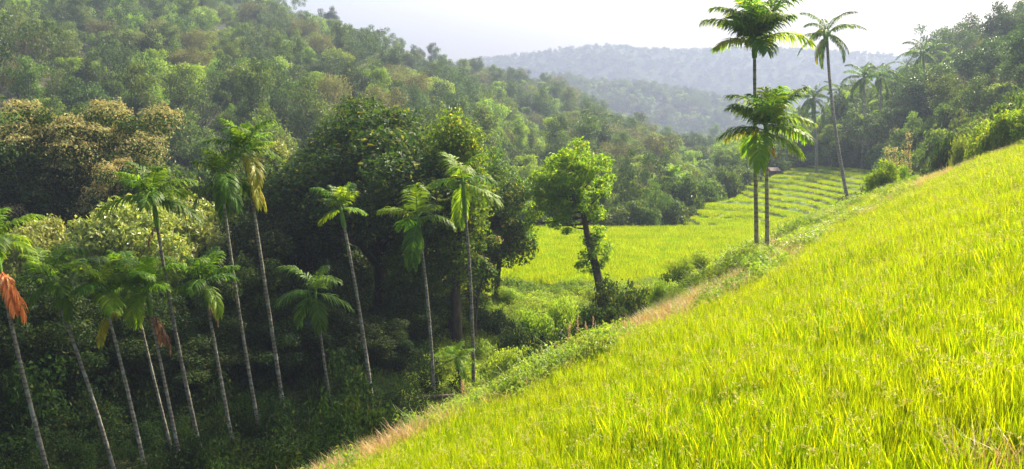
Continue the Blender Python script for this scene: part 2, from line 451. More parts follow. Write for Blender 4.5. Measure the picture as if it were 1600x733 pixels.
def ridge_sheet(name, pts, y0, yc, y1, zfoot, mat, bump, res_px, res_y, tree):
    """a hill whose crest passes the listed pixels at distance yc"""
    pk = np.array([p[0] for p in pts], float); pyk = np.array([p[1] for p in pts], float)
    px = np.arange(pk[0], pk[-1] + 1, res_px)
    yy = np.linspace(y0, y1, res_y)
    P_, Y_ = np.meshgrid(px, yy)
    crest = (HZ - np.interp(P_, pk, pyk)) / F_PX * yc - tree
    X_ = (P_ - CX) / F_PX * Y_
    tt = np.where(Y_ < yc, (Y_ - y0) / (yc - y0), 1 - (Y_ - yc) / (y1 - yc) * .8)
    tt = np.clip(tt, 0, 1); tt = tt * tt * (3 - 2 * tt)
    Z_ = zfoot + (crest - zfoot) * tt + bump * noise(X_, Y_, bump * 12) * tt * (1 - .8 * tt) * 2
    n = len(px)
    ac = Acc(); i, j = np.meshgrid(np.arange(n - 1), np.arange(res_y - 1)); a = (j * n + i).ravel()
    ac.add(np.stack([X_, Y_, Z_], -1), np.stack([a, a + 1, a + n + 1, a + n], -1))
    tag(link(name, ac.mesh(name, [mat], smooth=True)), kind='structure')
    return X_, Y_, Z_

R2 = ridge_sheet('hills', [(500, 190), (800, 130), (870, 118), (930, 128), (1000, 130), (1080, 142), (1150, 160), (1200, 178), (1260, 180), (1400, 150), (1700, 90)],
                 640, 880, 1100, -22, M['mount'], 6, 8, 40, 11)
R3 = ridge_sheet('mountain', [(-600, 10), (300, 90), (640, 105), (740, 95), (830, 86), (900, 77), (960, 74), (1050, 79), (1130, 79), (1250, 81), (1340, 83), (1410, 88), (1500, 110), (2200, 60)],
                 1120, 1560, 1900, -22, M['mount'], 13, 6, 60, 6)

# ---------------------------------------------------------------- foliage makers
def leaves(acc, P, Nrm, size, width=.5, m=0, droop=.3, g=rng):
    """diamond leaves: centre P, facing Nrm"""
    n = len(P)
    t = unit(np.cross(Nrm, g.normal(size=(n, 3)))); t[:, 2] -= droop; t = unit(t - Nrm * np.sum(t * Nrm, 1)[:, None])
    b = np.cross(Nrm, t)
    s = size * g.uniform(.65, 1.35, (n, 1))
    fold = Nrm * s * .12
    Q = np.stack([P - t * s * .5, P + b * s * width * .5 + fold, P + t * s * .5, P - b * s * width * .5 + fold], 1)
    acc.quads(Q, m)

def clump_leaves(acc, cen, rad, n, size, m=0, shell=.7, flat=.75, width=.5, up=.35, g=rng):
    cen = np.asarray(cen, float); rad = np.asarray(rad, float)
    w = rad ** 2; w = w / w.sum()
    k = g.choice(len(cen), n, p=w)
    d = unit(g.normal(size=(n, 3))); d[:, 2] += up * g.uniform(0, 1, n); d = unit(d)
    r = np.where(g.uniform(size=n) < shell, g.uniform(.78, 1.08, n), g.uniform(.2, .8, n))
    off = d * (r * rad[k])[:, None]; off[:, 2] *= flat
    # lumpy clump surface
    off *= (1 + .22 * np.sin(d[:, 0] * 7 + k) * np.sin(d[:, 1] * 6 + 2 * k) + .1 * np.sin(d[:, 2] * 13 + k))[:, None]
    P = cen[k] + off
    nn = unit(d * .7 + g.normal(size=(n, 3)) * .55 + np.array([0, 0, .25]))
    leaves(acc, P, nn, size, width, m, g=g)
    return P

def envelope(n, c, r, shell=(.6, 1.0), low=-.5, sep=.9, g=rng, lump=.18):
    """clump centres filling a lumpy ellipsoid"""
    pts = []; tries = 0
    ph = g.uniform(0, 6.28, 6)
    while len(pts) < n and tries < n * 60:
        tries += 1
        d = unit(g.normal(size=3))
        if d[2] < low: continue
        k = g.uniform(*shell) * (1 + lump * math.sin(d[0] * 4 + ph[0]) + lump * math.sin(d[1] * 4 + ph[1]) + lump * math.sin(d[2] * 5 + ph[2]))
        p = np.array(c) + d * np.array(r) * k
        if all(np.linalg.norm(p - q) > sep for q in pts): pts.append(p)
    return np.array(pts)

def limbs(acc, base, split, cl, r0, n=14, g=rng, m=0, lean=(0, 0)):
    split = np.asarray(split, float)
    tube(acc, bez(base, (np.asarray(base) + split) / 2 + np.array([g.uniform(-.3, .3), g.uniform(-.3, .3), 0]), split, 10),
         np.linspace(r0 * 1.25, r0 * .75, 10), 9, m)
    idx = g.permutation(len(cl))[:n]
    for i in idx:
        c = cl[i]
        start = split + (np.asarray(base) - split) * g.uniform(0, .25)
        mid = start * .5 + c * .5 + np.array([0, 0, -.12 * np.linalg.norm(c - start)]) + g.normal(size=3) * .12
        tube(acc, bez(start, mid, c, 7), np.linspace(r0 * g.uniform(.28, .5), r0 * .08, 7), 6, m)

def tree_meshes(name, H, rx, rz, nc, nl, size, mats, trunk_h=None, ry=None, crad=(.2, .34), shell=(.55, 1), low=-.6, m2=None, frac2=.0,
                r0=None, bark='bark', flat=.75, seed=0, sep=None, width=.5, zc=None, lump=.18):
    """crown mesh + trunk mesh, base at the origin"""
    g = np.random.default_rng(seed + 11)
    ry = ry or rx
    cz = zc if zc is not None else H - rz
    cl = envelope(nc, (0, 0, cz), (rx * .8, ry * .8, rz * .82), shell, low, sep if sep else rx * .28, g, lump)
    rad = g.uniform(crad[0], crad[1], len(cl)) * rx
    ac = Acc(); extra = None
    if m2 and frac2:
        top = cl[:, 2] + g.normal(size=len(cl)) * rz * .35
        pick = np.argsort(-(cl[:, 2] * .35 - cl[:, 1] * .3 + g.normal(size=len(cl)) * 1.6))[:max(1, int(len(cl) * frac2))]
        rest = np.setdiff1d(np.arange(len(cl)), pick)
        clump_leaves(ac, cl[rest], rad[rest], int(nl * (1 - frac2)), size, 0, flat=flat, g=g, width=width)
        clump_leaves(ac, cl[pick] , rad[pick], int(nl * frac2 * .6), size, 0, flat=flat, g=g, width=width)
        fa = Acc()
        clump_leaves(fa, cl[pick] + [0, 0, .12], rad[pick] * 1.12, int(nl * frac2 * 1.0), size * .8, 0, flat=flat, g=g, width=width, shell=.97, up=1.3)
        extra = fa.mesh(name + '_new_leaves', [M[m2]])
    else:
        clump_leaves(ac, cl, rad, nl, size, 0, flat=flat, g=g, width=width)
    crown = ac.mesh(name + '_crown', [M[mats]])
    at_ = Acc()
    th = trunk_h if trunk_h else max(.8, cz - rz * .55)
    limbs(at_, (0, 0, -.4), (g.uniform(-.3, .3), g.uniform(-.3, .3), th), cl, r0 or H * .018, 16, g)
    tr = at_.mesh(name + '_trunk', [M[bark]], smooth=True)
    return (crown, tr, extra) if extra else (crown, tr)

def place_tree(kind, meshes, loc, scale, rz, label, cat='tree', group=None, crown_name='crown'):
    e = empty(kind, loc)
    e.rotation_euler = (0, 0, rz); e.scale = scale if hasattr(scale, '__len__') else (scale,) * 3
    tag(e, label, cat, group)
    cr_ = link(crown_name, meshes[0], e)
    if len(meshes) > 2: link('new_leaves', meshes[2], cr_)
    if meshes[1]: link('trunk', meshes[1], e)
    return e

# ---------------------------------------------------------------- instanced cover (uncountable)
src_col = {}
def scatter(name, pts, rotz, scl, idx, sources, tilt=None, label=None):
    me = bpy.data.meshes.new(name)
    n = len(pts)
    me.vertices.add(n); me.vertices.foreach_set('co', np.asarray(pts, np.float32).ravel())
    rot = np.zeros((n, 3), np.float32); rot[:, 2] = rotz
    if tilt is not None: rot[:, :2] = tilt
    a = me.attributes.new('rot', 'FLOAT_VECTOR', 'POINT'); a.data.foreach_set('vector', rot.ravel())
    s3 = np.asarray(scl, np.float32)
    if s3.ndim == 1: s3 = np.repeat(s3[:, None], 3, 1)
    a = me.attributes.new('scl', 'FLOAT_VECTOR', 'POINT'); a.data.foreach_set('vector', np.ascontiguousarray(s3).ravel())
    a = me.attributes.new('idx', 'INT', 'POINT'); a.data.foreach_set('value', np.asarray(idx, np.int32))
    o = link(name, me)
    ng = bpy.data.node_groups.new(name + '_nodes', 'GeometryNodeTree')
    ng.interface.new_socket('Geometry', in_out='INPUT', socket_type='NodeSocketGeometry')
    ng.interface.new_socket('Geometry', in_out='OUTPUT', socket_type='NodeSocketGeometry')
    N = ng.nodes.new; L = ng.links.new
    gi = N('NodeGroupInput'); go = N('NodeGroupOutput'); jn = N('GeometryNodeJoinGeometry')
    def attr(nm, ty):
        q = N('GeometryNodeInputNamedAttribute'); q.data_type = ty; q.inputs['Name'].default_value = nm; return q.outputs['Attribute']
    ra, sa, ia = attr('rot', 'FLOAT_VECTOR'), attr('scl', 'FLOAT_VECTOR'), attr('idx', 'INT')
    for k, src in enumerate(sources):
        inf = N('GeometryNodeObjectInfo'); inf.inputs['Object'].default_value = src; inf.inputs['As Instance'].default_value = True
        cmp_ = N('FunctionNodeCompare'); cmp_.data_type = 'INT'; cmp_.operation = 'EQUAL'; cmp_.inputs[3].default_value = k
        L(ia, cmp_.inputs[2])
        ip = N('GeometryNodeInstanceOnPoints')
        L(gi.outputs[0], ip.inputs['Points']); L(cmp_.outputs[0], ip.inputs['Selection']); L(inf.outputs['Geometry'], ip.inputs['Instance'])
        L(ra, ip.inputs['Rotation']); L(sa, ip.inputs['Scale']); L(ip.outputs[0], jn.inputs[0])
    L(jn.outputs[0], go.inputs[0])
    md = o.modifiers.new('scatter', 'NODES'); md.node_group = ng
    tag(o, label, kind='stuff')
    return o

def src(name, me): return bpy.data.objects.new(name, me)      # not linked: only a source of instances

def blades(acc, n, rad, h, w, lean=.3, m=0, g=rng, seg=3, curve=.5):
    """grass blades rising from a disc"""
    a = g.uniform(0, 6.28, n); r = rad * np.sqrt(g.uniform(0, 1, n))
    base = np.stack([r * np.cos(a), r * np.sin(a), np.zeros(n)], 1)
    az = g.uniform(0, 6.28, n); le = g.uniform(.02, lean, n) + g.uniform(0, .05, n)
    out = np.stack([np.cos(az), np.sin(az), np.zeros(n)], 1)
    side = np.stack([-np.sin(az + g.uniform(-1, 1, n)), np.cos(az), np.zeros(n)], 1); side = unit(side)
    hh = h * g.uniform(.6, 1.1, n); ww = w * g.uniform(.7, 1.3, n)
    prev = None
    ts = np.linspace(0, 1, seg + 1)
    L_ = [];
    for t in ts:
        c = base + out * (hh * (le * t + curve * le * t ** 3))[:, None] + np.array([0, 0, 1.0]) * (hh * (t - .25 * le * t ** 3))[:, None]
        wd = (ww * (1 - t ** 2.2) * .5 + .0008)[:, None]
        L_.append((c - side * wd, c + side * wd))
    V = np.stack([q for pr in L_ for q in pr], 1)           # n, 2(seg+1), 3
    k = V.shape[1]
    b0 = (np.arange(n) * k)[:, None]
    for s in range(seg):
        pass
    F = np.concatenate([b0 + np.array([[2 * s, 2 * s + 1, 2 * s + 3, 2 * s + 2]]) for s in range(seg)], 0)
    acc.add(V.reshape(-1, 3), F, m)

# rice tufts
g = np.random.default_rng(5)
rice_src = []
for k in range(5):
    ac = Acc()
    blades(ac, 25, .09, .46, .011, .17, 0, g, 3, .9)
    if k in (1, 3):   # nodding ears
        for _ in range(1):
            az = g.uniform(0, 6.28); o = np.array([math.cos(az), math.sin(az), 0])
            st = o * .05; p = bez(st, st + [0, 0, .52], st + o * .13 + [0, 0, .46], 8)
            tube(ac, p[:5], .0025, 3, 0)
            pp = p[4:]
            P = np.repeat(pp, 7, 0) + g.normal(size=(len(pp) * 7, 3)) * .008
            leaves(ac, P, unit(g.normal(size=P.shape)), .022, .5, 1, droop=1.2, g=g)
    rice_src.append(src('rice_tuft', ac.mesh('rice_tuft', [M['rice'], M['panicle']])))
patch_src = []
for k in range(3):
    ac = Acc()
    blades(ac, 130, .75, .52, .045, .28, 0, g, 2, .5)
    patch_src.append(src('rice_patch', ac.mesh('rice_patch', [M['rice']])))
dry_src = []
for k in range(3):
    ac = Acc()
    blades(ac, 44, .22, .50, .013, .6, 0, g, 3, .8)
    blades(ac, 12, .2, .6, .008, .5, 1, g, 3, .8)
    dry_src.append(src('dry_tuft', ac.mesh('dry_tuft', [M['dry'], M['plume'] if k == 1 else M['weed']])))
weed_src = []
for k in range(4):
    ac = Acc()
    cl = envelope(6, (0, 0, .18), (.35, .35, .2), (.4, 1), -.1, .15, g)
    clump_leaves(ac, cl, np.full(len(cl), .2), 230, .075, 0, flat=.8, g=g)
    if k < 2: blades(ac, 26, .4, .55, .016, .8, 0, g, 3, .8)
    weed_src.append(src('weed_tuft', ac.mesh('weed_tuft', [M['weed']])))

def in_view(x, y, margin=130):
    half = .5773 * np.maximum(y, 0) + margin / F_PX * np.maximum(y, 0) + 6.5
    return (np.abs(x) < half) & (y > -3.5)

def jgrid(x0, x1, y0, y1, step, g):
    a, b = np.meshgrid(np.arange(x0, x1, step), np.arange(y0, y1, step))
    return a.ravel() + g.uniform(-.5, .5, a.size) * step, b.ravel() + g.uniform(-.5, .5, a.size) * step

# bund band: strip along the gully edge and beyond the palm pair where the rice gives way to dry grass
def bund(x, y):
    """0..1 amount of rough grass on the slope"""
    d = -field_dist(x, y)
    px = CX + F_PX * x / np.maximum(y, 1)
    py_edge = np.interp(px, [400, 1000, 1100, 1250, 1450, 1700], [4.0, 4.2, 5.5, 4.6, 1.6, .8])
    e = np.clip((py_edge - 1.0 - d + 1.1 * noise(x, y, 2.5)) / 1.2, 0, 1)
    # path that climbs the slope between (1200,390) and (1440,290) and (1510,270)-(1545,255)
    path = np.array([(10.4, 35.5), (13.5, 37.5), (17, 41), (20, 44.5), (23.2, 48)])
    dm = np.full(np.shape(x), 1e9)
    for i in range(len(path) - 1):
        a, b = path[i], path[i + 1]; ab = b - a
        tt = np.clip(((x - a[0]) * ab[0] + (y - a[1]) * ab[1]) / (ab @ ab), 0, 1)
        dm = np.minimum(dm, np.hypot(x - a[0] - tt * ab[0], y - a[1] - tt * ab[1]))
    e = np.maximum(e, np.clip((.9 - dm + .4 * noise(x, y, 2)) / .5, 0, 1))
    # worn corner at the near right
    e = np.maximum(e, np.clip(1.0 - np.hypot(x - 3.45, (y - 6.0) * .8) / .35, 0, .9))
    return e

g = np.random.default_rng(21)
x, y = jgrid(-26, 46, -3.5, 54, .15, g)
k = (field_dist(x, y) < -.05) & in_view(x, y, 60) & (np.hypot(x, y + .3) > .9)
x, y = x[k], y[k]
bd = bund(x, y)
dist = np.hypot(x, y)
keep = (g.uniform(size=len(x)) > bd)
# thin out a little with distance
keep &= g.uniform(size=len(x)) < np.interp(dist, [0, 12, 25, 60], [1, .95, .7, .5])
xr, yr = x[keep], y[keep]
n = len(xr)
s = g.uniform(.8, 1.2, n) * (1 + .12 * noise(xr, yr, 3) + .14 * noise(xr, yr, .8))
wid = np.interp(np.hypot(xr, yr), [0, 12, 30, 60], [1, 1.1, 1.3, 1.8])
scatter('rice_crop', np.stack([xr, yr, height(xr, yr) - .02], 1), g.uniform(0, 6.28, n), np.stack([s * wid, s * wid, s], 1),
        g.integers(0, 5, n), rice_src, tilt=g.normal(size=(n, 2)) * .07 + [-.02, -.05], label='ripening lime green rice standing on the near slope')
# rough grass on the bunds
x, y = jgrid(-22, 40, 4, 58, .27, g)
d = field_dist(x, y)
k = in_view(x, y, 150) & (d < 2.6)
x, y, d = x[k], y[k], d[k]
bd = np.where(d < 0, bund(x, y), 1.0)
k = g.uniform(size=len(x)) < bd
x, y = x[k], y[k]; n = len(x)
sel = g.uniform(size=n)
isdry = (sel < .80 + .35 * noise(x, y, 4)) | (np.hypot(x, y) < 14)
scatter('dry_grass', np.stack([x, y, height(x, y)], 1)[isdry], g.uniform(0, 6.28, isdry.sum()), g.uniform(.6, 1.15, isdry.sum()), g.integers(0, 3, isdry.sum()), dry_src,
        tilt=g.normal(size=(isdry.sum(), 2)) * .1, label='tawny and pinkish dry grass on the bunds')
nd = ~isdry
bank_pts = [np.stack([x, y, height(x, y)], 1)[nd]]

# far paddy and terraces
x, y = jgrid(-8, 75, 40, 156, .62, g)
zn = zone(x, y); px = CX + F_PX * x / y
d = field_dist(x, y)
k = (zn == 1) | (zn == 2) | ((zn == 4) & (px > 1040) & (px < 1330) & (d > 2) & (y < 95) & (y > 45))
# keep risers free
hx = height(x, y); gx = np.hypot(height(x + .15, y) - hx, height(x, y + .15) - hx) / .15
k &= (gx < .35) | (zn != 2)
x, y, hx = x[k], y[k], hx[k]; n = len(x)
zn = zone(x, y)
s = g.uniform(.75, 1.1, n) * np.where(zn == 2, .62, 1)
scatter('paddy_crop', np.stack([x, y, hx - .03], 1), g.uniform(0, 6.28, n), s, g.integers(0, 3, n), patch_src, label='lime green rice filling the flat paddy and the terraces beyond')

# undergrowth on banks and under the trees
x, y = jgrid(-48, 30, 15, 60, .42, g)
d = field_dist(x, y); zn = zone(x, y); px = CX + F_PX * x / y
k = ((zn == 4) | (zn == 3)) & (d > .3) & in_view(x, y, 400)
k &= (px < 1200) & ~((px > 1040) & (y > 47))
x, y, px = x[k], y[k], px[k]
shade = px + g.normal(size=len(x)) * 30 < 660  # cover on this side gets the shrublets darkened to look shaded
# the stream channel stays open
P = np.stack([x, y, height(x, y) - .05], 1)
bank_pts.append(P[~shade])
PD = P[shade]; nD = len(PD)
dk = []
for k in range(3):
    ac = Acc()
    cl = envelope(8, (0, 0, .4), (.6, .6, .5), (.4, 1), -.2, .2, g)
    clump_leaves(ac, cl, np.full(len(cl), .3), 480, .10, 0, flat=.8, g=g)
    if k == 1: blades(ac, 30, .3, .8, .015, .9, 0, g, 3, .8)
    dk.append(src('dark_shrublet', ac.mesh('dark_shrublet', [M['shade_toned_leaf']])))
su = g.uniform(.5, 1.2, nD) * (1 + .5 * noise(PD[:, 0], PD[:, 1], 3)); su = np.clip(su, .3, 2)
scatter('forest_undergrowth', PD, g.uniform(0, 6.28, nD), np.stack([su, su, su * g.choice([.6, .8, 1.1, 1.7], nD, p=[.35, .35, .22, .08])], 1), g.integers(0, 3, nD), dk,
        label='leafy undergrowth coloured dark for shade, carpeting the gully under the palms')
P = np.concatenate(bank_pts); n = len(P)
scatter('undergrowth', P, g.uniform(0, 6.28, n), g.uniform(.6, 1.5, n) * (1 + .3 * noise(P[:, 0], P[:, 1], 3)), g.integers(0, 4, n), weed_src,
        label='mixed green weeds and creepers covering the stream banks')

# ---------------------------------------------------------------- palms
def frond_mesh(name, L=2.0, elev=60, bend=70, npair=26, ll=.6, lw=.055, mat='frond', droop=.5, seed=0, vee=.35, base=.12, taper=1.0, twist=.3):
    """a pinnate frond growing along +X from the origin"""
    g = np.random.default_rng(seed)
    n = 16
    ang = np.radians(elev - bend * np.linspace(0, 1, n) ** 1.3)
    ds = L / (n - 1)
    pts = np.zeros((n, 3))
    for i in range(1, n):
        pts[i] = pts[i - 1] + ds * np.array([math.cos(ang[i]), 0, math.sin(ang[i])])
    pts[:, 1] += np.linspace(0, 1, n) ** 2 * g.uniform(-.12, .12) * L
    ac = Acc()
    tube(ac, pts, np.linspace(.028, .006, n) * (L / 2), 5, 0)
    T = unit(np.gradient(pts, axis=0)); S = np.array([0, 1.0, 0])
    V = []; F = []
    for sgn in (-1, 1):
        for k in range(npair):
            t = base + (1 - base) * (k + g.uniform(-.3, .3)) / npair
            t = min(max(t, base), .995)
            f = t * (n - 1); i = int(f); w = f - i; i2 = min(i + 1, n - 1)
            p = pts[i] * (1 - w) + pts[i2] * w; tt = unit(T[i] * (1 - w) + T[i2] * w)
            up = np.cross(tt, S) * -1
            if up[2] < 0 and abs(tt[0]) > .3: up = -up
            le = ll * (math.sin(math.pi * (.18 + .74 * t)) ** .7) * g.uniform(.85, 1.1) * taper
            fwd = .35 + .75 * t
            d = unit(S * sgn * (1 - .25 * t) + tt * fwd + up * (vee + g.uniform(-twist, twist)))
            wv = unit(np.cross(d, unit(up + S * sgn * g.uniform(-.4, .4)))) * lw * .5 * g.uniform(.8, 1.25)
            q = [p]; dd = d.copy()
            for sgm in range(3):
                dd = unit(dd + np.array([0, 0, -1.0]) * droop * (.25 + .4 * sgm) * g.uniform(.7, 1.3))
                q.append(q[-1] + dd * le / 3)
            ws = [.45, 1, .85, .12]
            b = len(V)
            for qq, ww in zip(q, ws): V += [qq - wv * ww, qq + wv * ww]
            F += [(b + 2 * s, b + 2 * s + 1, b + 2 * s + 3, b + 2 * s + 2) for s in range(3)]
    ac.add(V, F, 1)
    return ac.mesh(name, [M['shaft'] if 'brown' not in mat and 'orange' not in mat else M[mat], M[mat]])

_fr = {}
def frond(kind, mat, elev, var):
    key = (kind, mat, elev, var)
    if key not in _fr:
        sd = hash((kind, elev, var)) % 1000 if False else (elev * 7 + var * 13 + len(kind) * 31) % 997
        if kind == 'areca':
            _fr[key] = frond_mesh('areca_frond', 1.55 + .12 * var, elev, 46 + 14 * var, 38, .66, .058, mat, .7, sd, .22)
        elif kind == 'hang':
            _fr[key] = frond_mesh('hanging_frond', 1.5, -50, 38, 24, .55, .07, mat, .9, sd, 0)
        else:
            _fr[key] = frond_mesh('coconut_frond', 4.6 + .25 * var, elev, 66 + 10 * var, 44, .95, .085, mat, 1.15, sd, .05, base=.16)
    return _fr[key]

def palm(kind, base, top, label, crown_r=1.0, trunk_r=.085, elevs=None, mats=('frond', 'frond_lit'), shaft=True, dead=None, yellow=0, bow=.0, group=None,
         seed=0, fruit=False, name=None, tmat=None, cat='palm tree', lo=0):
    g = np.random.default_rng(seed + 100)
    e = empty(name or ('areca_palm' if kind == 'areca' else 'coconut_palm'), base)
    tag(e, label, cat, group)
    tp = np.array(top - base)
    side = np.cross(unit(tp), [0, 1, 0])
    if not bow: bow = float(g.uniform(-.028, .028))
    pts = bez((0, 0, -.5), tp * .5 + side * bow * np.linalg.norm(tp), tp, 40)
    ac = Acc()
    r = np.interp(np.linspace(0, 1, 40), [0, .04, .2, 1], [1.5, 1.15, 1, .72]) * trunk_r
    r = r * (1 + .05 * np.sin(np.arange(40) * 2.4))
    tube(ac, pts, r, 10)
    link('trunk', ac.mesh('palm_trunk', [M[tmat or ('areca' if kind == 'areca' else 'coco')]], smooth=True), e)
    ct = tp.copy()
    tdir = unit(pts[-1] - pts[-3])
    if shaft:
        ac = Acc(); ln = (1.35 if trunk_r < .095 else .95) * crown_r
        q = np.array([ct + tdir * ln * t for t in np.linspace(-.02, 1, 8)])
        tube(ac, q, np.array([1.25, 1.5, 1.45, 1.3, 1.15, 1.0, .8, .5]) * trunk_r * .85, 10)
        link('crownshaft', ac.mesh('crownshaft', [M['shaft']], smooth=True), e)
        ct = ct + tdir * ln * .85
    if elevs is None:
        elevs = [85, 80, 70, 65, 60, 50, 45, 40, 30, 20, 10, 0, -15] if kind == 'areca' else [85, 75, 65, 55, 50, 40, 30, 20, 15, 0, -10, -20, -35, 60, 25, -5, 45, -30]
    if len(elevs) > 8 and not yellow:
        drop = set(g.choice(np.arange(2, len(elevs)), int(g.integers(0, 3)), replace=False).tolist()); elevs = [e_ for q_, e_ in enumerate(elevs) if q_ not in drop]
    az = g.uniform(0, 6.28)
    for i, ev in enumerate(elevs):
        ev = ev + (int(g.integers(-1, 2)) * 5 if ev < 80 else 0)
        az += 2.399 + g.uniform(-.25, .25)
        ym = i >= len(elevs) - yellow
        mt = 'frond_yellow' if ym else mats[int(g.integers(0, len(mats)))]
        ev = int(round(ev / 5) * 5)
        o = link('frond', frond(kind, mt, ev, int(g.integers(0, 3))), e)
        o.location = ct - tdir * .02 * i * crown_r
        o.rotation_euler = (g.uniform(-.12, .12), 0, az)
        sc_ = crown_r * g.uniform(.85, 1.12) * (.8 if ev > 78 else 1)
        o.scale = (sc_,) * 3
        if ym: o['label'] = 'yellowed lower frond'
    if dead:
        for mt, az_, s_ in dead:
            o = link('dead_frond', frond('hang', mt, -50, 0), e)
            o.location = tp + tdir * .1; o.rotation_euler = (0, 0, az_); o.scale = (s_,) * 3
    if fruit:
        ac = Acc()
        for k_ in range(7):
            a_ = k_ * .9; o_ = np.array([math.cos(a_), math.sin(a_), 0])
            p = bez(tp, tp + o_ * .3 + [0, 0, .1], tp + o_ * .38 + [0, 0, -.45], 8)
            tube(ac, p, .015, 4)
            for q in p[3:]:
                cc = q + g.normal(size=3) * .04; s2 = .045
                tube(ac, [cc + [0, 0, s2 * z_] for z_ in (-1, -.5, .3, 1)], [s2 * .3, s2, s2, s2 * .2], 6)
        link('fruit_cluster', ac.mesh('fruit_cluster', [M['fruit']], smooth=True), e)
    return e

def rest(px, y, dz=0):
    x_ = (px - CX) / F_PX * y
    return Vector((x_, y, h1(x_, y) + dz))

# row of areca palms along the stream: base pixel x, base depth, crown pixel, label
GR = 'areca palms along the foot of the slope'
def areca(bx, byd, cx_, cy_, label, **kw):
    b = rest(bx, byd)
    top = at(cx_, cy_, byd + kw.pop('dy', 0))
    return palm('areca', b, top, label, group=GR, **kw)

PI = math.pi
areca(68, 24.5, 0, 425, 'areca palm at the left frame edge with a bright orange dead frond', seed=1, crown_r=0.86, trunk_r=0.067, dead=[('frond_orange', .15, 1.05), ('frond_orange', -.35, .9)], mats=('frond_lit', 'frond'), elevs=[85, 80, 70, 60, 50, 45, 40, 30, 20, 15, 5, 0])
areca(166, 26.5, 95, 482, 'leaning areca palm with heavily drooping fronds, second from the left', seed=2, crown_r=0.88, elevs=[85, 80, 70, 60, 55, 45, 30, 15, 5, -10, -30, -50], yellow=0, trunk_r=0.064)
areca(212, 27, 170, 495, 'areca palm with hanging yellow leaflets on its left side', seed=3, crown_r=0.86, elevs=[85, 80, 70, 60, 55, 50, 40, 30, 15, 0, -10], yellow=1, trunk_r=0.061, dead=[('frond_yellow', 2.7, .75)])
areca(258, 29, 214, 478, 'thin areca palm with a green crownshaft between two brown dead fronds', seed=4, crown_r=0.84, trunk_r=0.049, mats=('frond_lit', 'frond'))
areca(271, 27.5, 236, 492, 'areca palm with rust brown dead fronds hanging below its crown', seed=5, crown_r=0.84, trunk_r=0.057, dead=[('frond_brown', .3, .95), ('frond_brown', 1.2, .8)], mats=('frond_lit',))
areca(309, 27.5, 246, 355, 'tall areca palm rising over the pale green tree, with a wide airy crown', seed=6, crown_r=0.97, trunk_r=0.066, elevs=[85, 75, 65, 60, 50, 45, 35, 25, 15, 5, -5], dead=[('frond_brown', 3.6, .5)])
areca(357, 28.5, 325, 478, 'areca palm with a small orange brown withered frond under dark fronds', seed=7, crown_r=0.81, trunk_r=0.061, dead=[('frond_brown', .2, .55)])
areca(401, 29.8, 350, 318, 'tall areca palm with dark drooping fronds, left of the tallest stream palm', seed=8, crown_r=0.86, trunk_r=0.061, elevs=[80, 65, 50, 35, 20, 5, -10, -25, -45, -50], mats=('frond',))
areca(441, 31, 388, 272, 'tallest areca palm by the stream with yellow fronds hanging on its right', seed=9, crown_r=0.84, trunk_r=0.070, mats=('frond_lit', 'frond'), dead=[('frond_yellow', .3, 1.0), ('frond_yellow', -.5, .9)], yellow=1)
areca(519, 31.5, 498, 500, 'short areca palm with long shaggy fronds hanging to both sides', seed=10, crown_r=.85*1.10, trunk_r=0.057, elevs=[85, 75, 60, 45, 25, 10, -10, -30, -50], mats=('frond',))
areca(581, 32.5, 538, 355, 'slender areca palm with a neat fan crown in front of the big dark tree', seed=11, crown_r=.82*0.84, trunk_r=0.070, mats=('frond', 'frond_lit'), elevs=[88, 85, 80, 75, 70, 65, 60, 50, 40, 30, 15, 0])
areca(676, 35, 659, 388, 'areca palm with pale glossy fronds in front of the dark trunks', seed=12, crown_r=1.10, trunk_r=0.070, elevs=[80, 65, 50, 35, 20, 5, -15, -35, -50], mats=('frond', 'frond_lit'))
areca(738, 37, 727, 332, 'areca palm with broad light fronds beside the vine covered tree', seed=13, crown_r=1.19, trunk_r=0.078, elevs=[85, 70, 55, 40, 30, 15, 0, -20, -45], mats=('frond_lit', 'frond'))
areca(722, 36, 716, 580, 'waist high young areca palm among the bushes at the slope edge', seed=14, crown_r=0.55, trunk_r=0.041, mats=('frond_lit',))
areca(448, 33, 450, 668, 'small young palm with dim feathery fronds on the stream bank', seed=15, crown_r=0.70, trunk_r=0.041, elevs=[70, 50, 35, 20, 10, 0], mats=('frond',))
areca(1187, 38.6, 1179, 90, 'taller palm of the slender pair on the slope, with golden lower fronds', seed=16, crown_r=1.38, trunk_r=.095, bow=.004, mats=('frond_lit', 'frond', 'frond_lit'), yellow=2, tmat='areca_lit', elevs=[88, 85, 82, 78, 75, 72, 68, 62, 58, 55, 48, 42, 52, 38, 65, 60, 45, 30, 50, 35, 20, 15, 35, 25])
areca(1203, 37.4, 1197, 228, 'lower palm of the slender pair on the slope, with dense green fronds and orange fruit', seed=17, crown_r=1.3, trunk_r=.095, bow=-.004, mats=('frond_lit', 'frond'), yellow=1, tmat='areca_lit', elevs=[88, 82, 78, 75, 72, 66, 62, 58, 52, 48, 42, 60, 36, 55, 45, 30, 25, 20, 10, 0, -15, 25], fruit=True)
areca(1048, 118, 1048, 290, 'small distant areca palm at the foot of the forested valley side', seed=18, crown_r=1.6, trunk_r=.12)

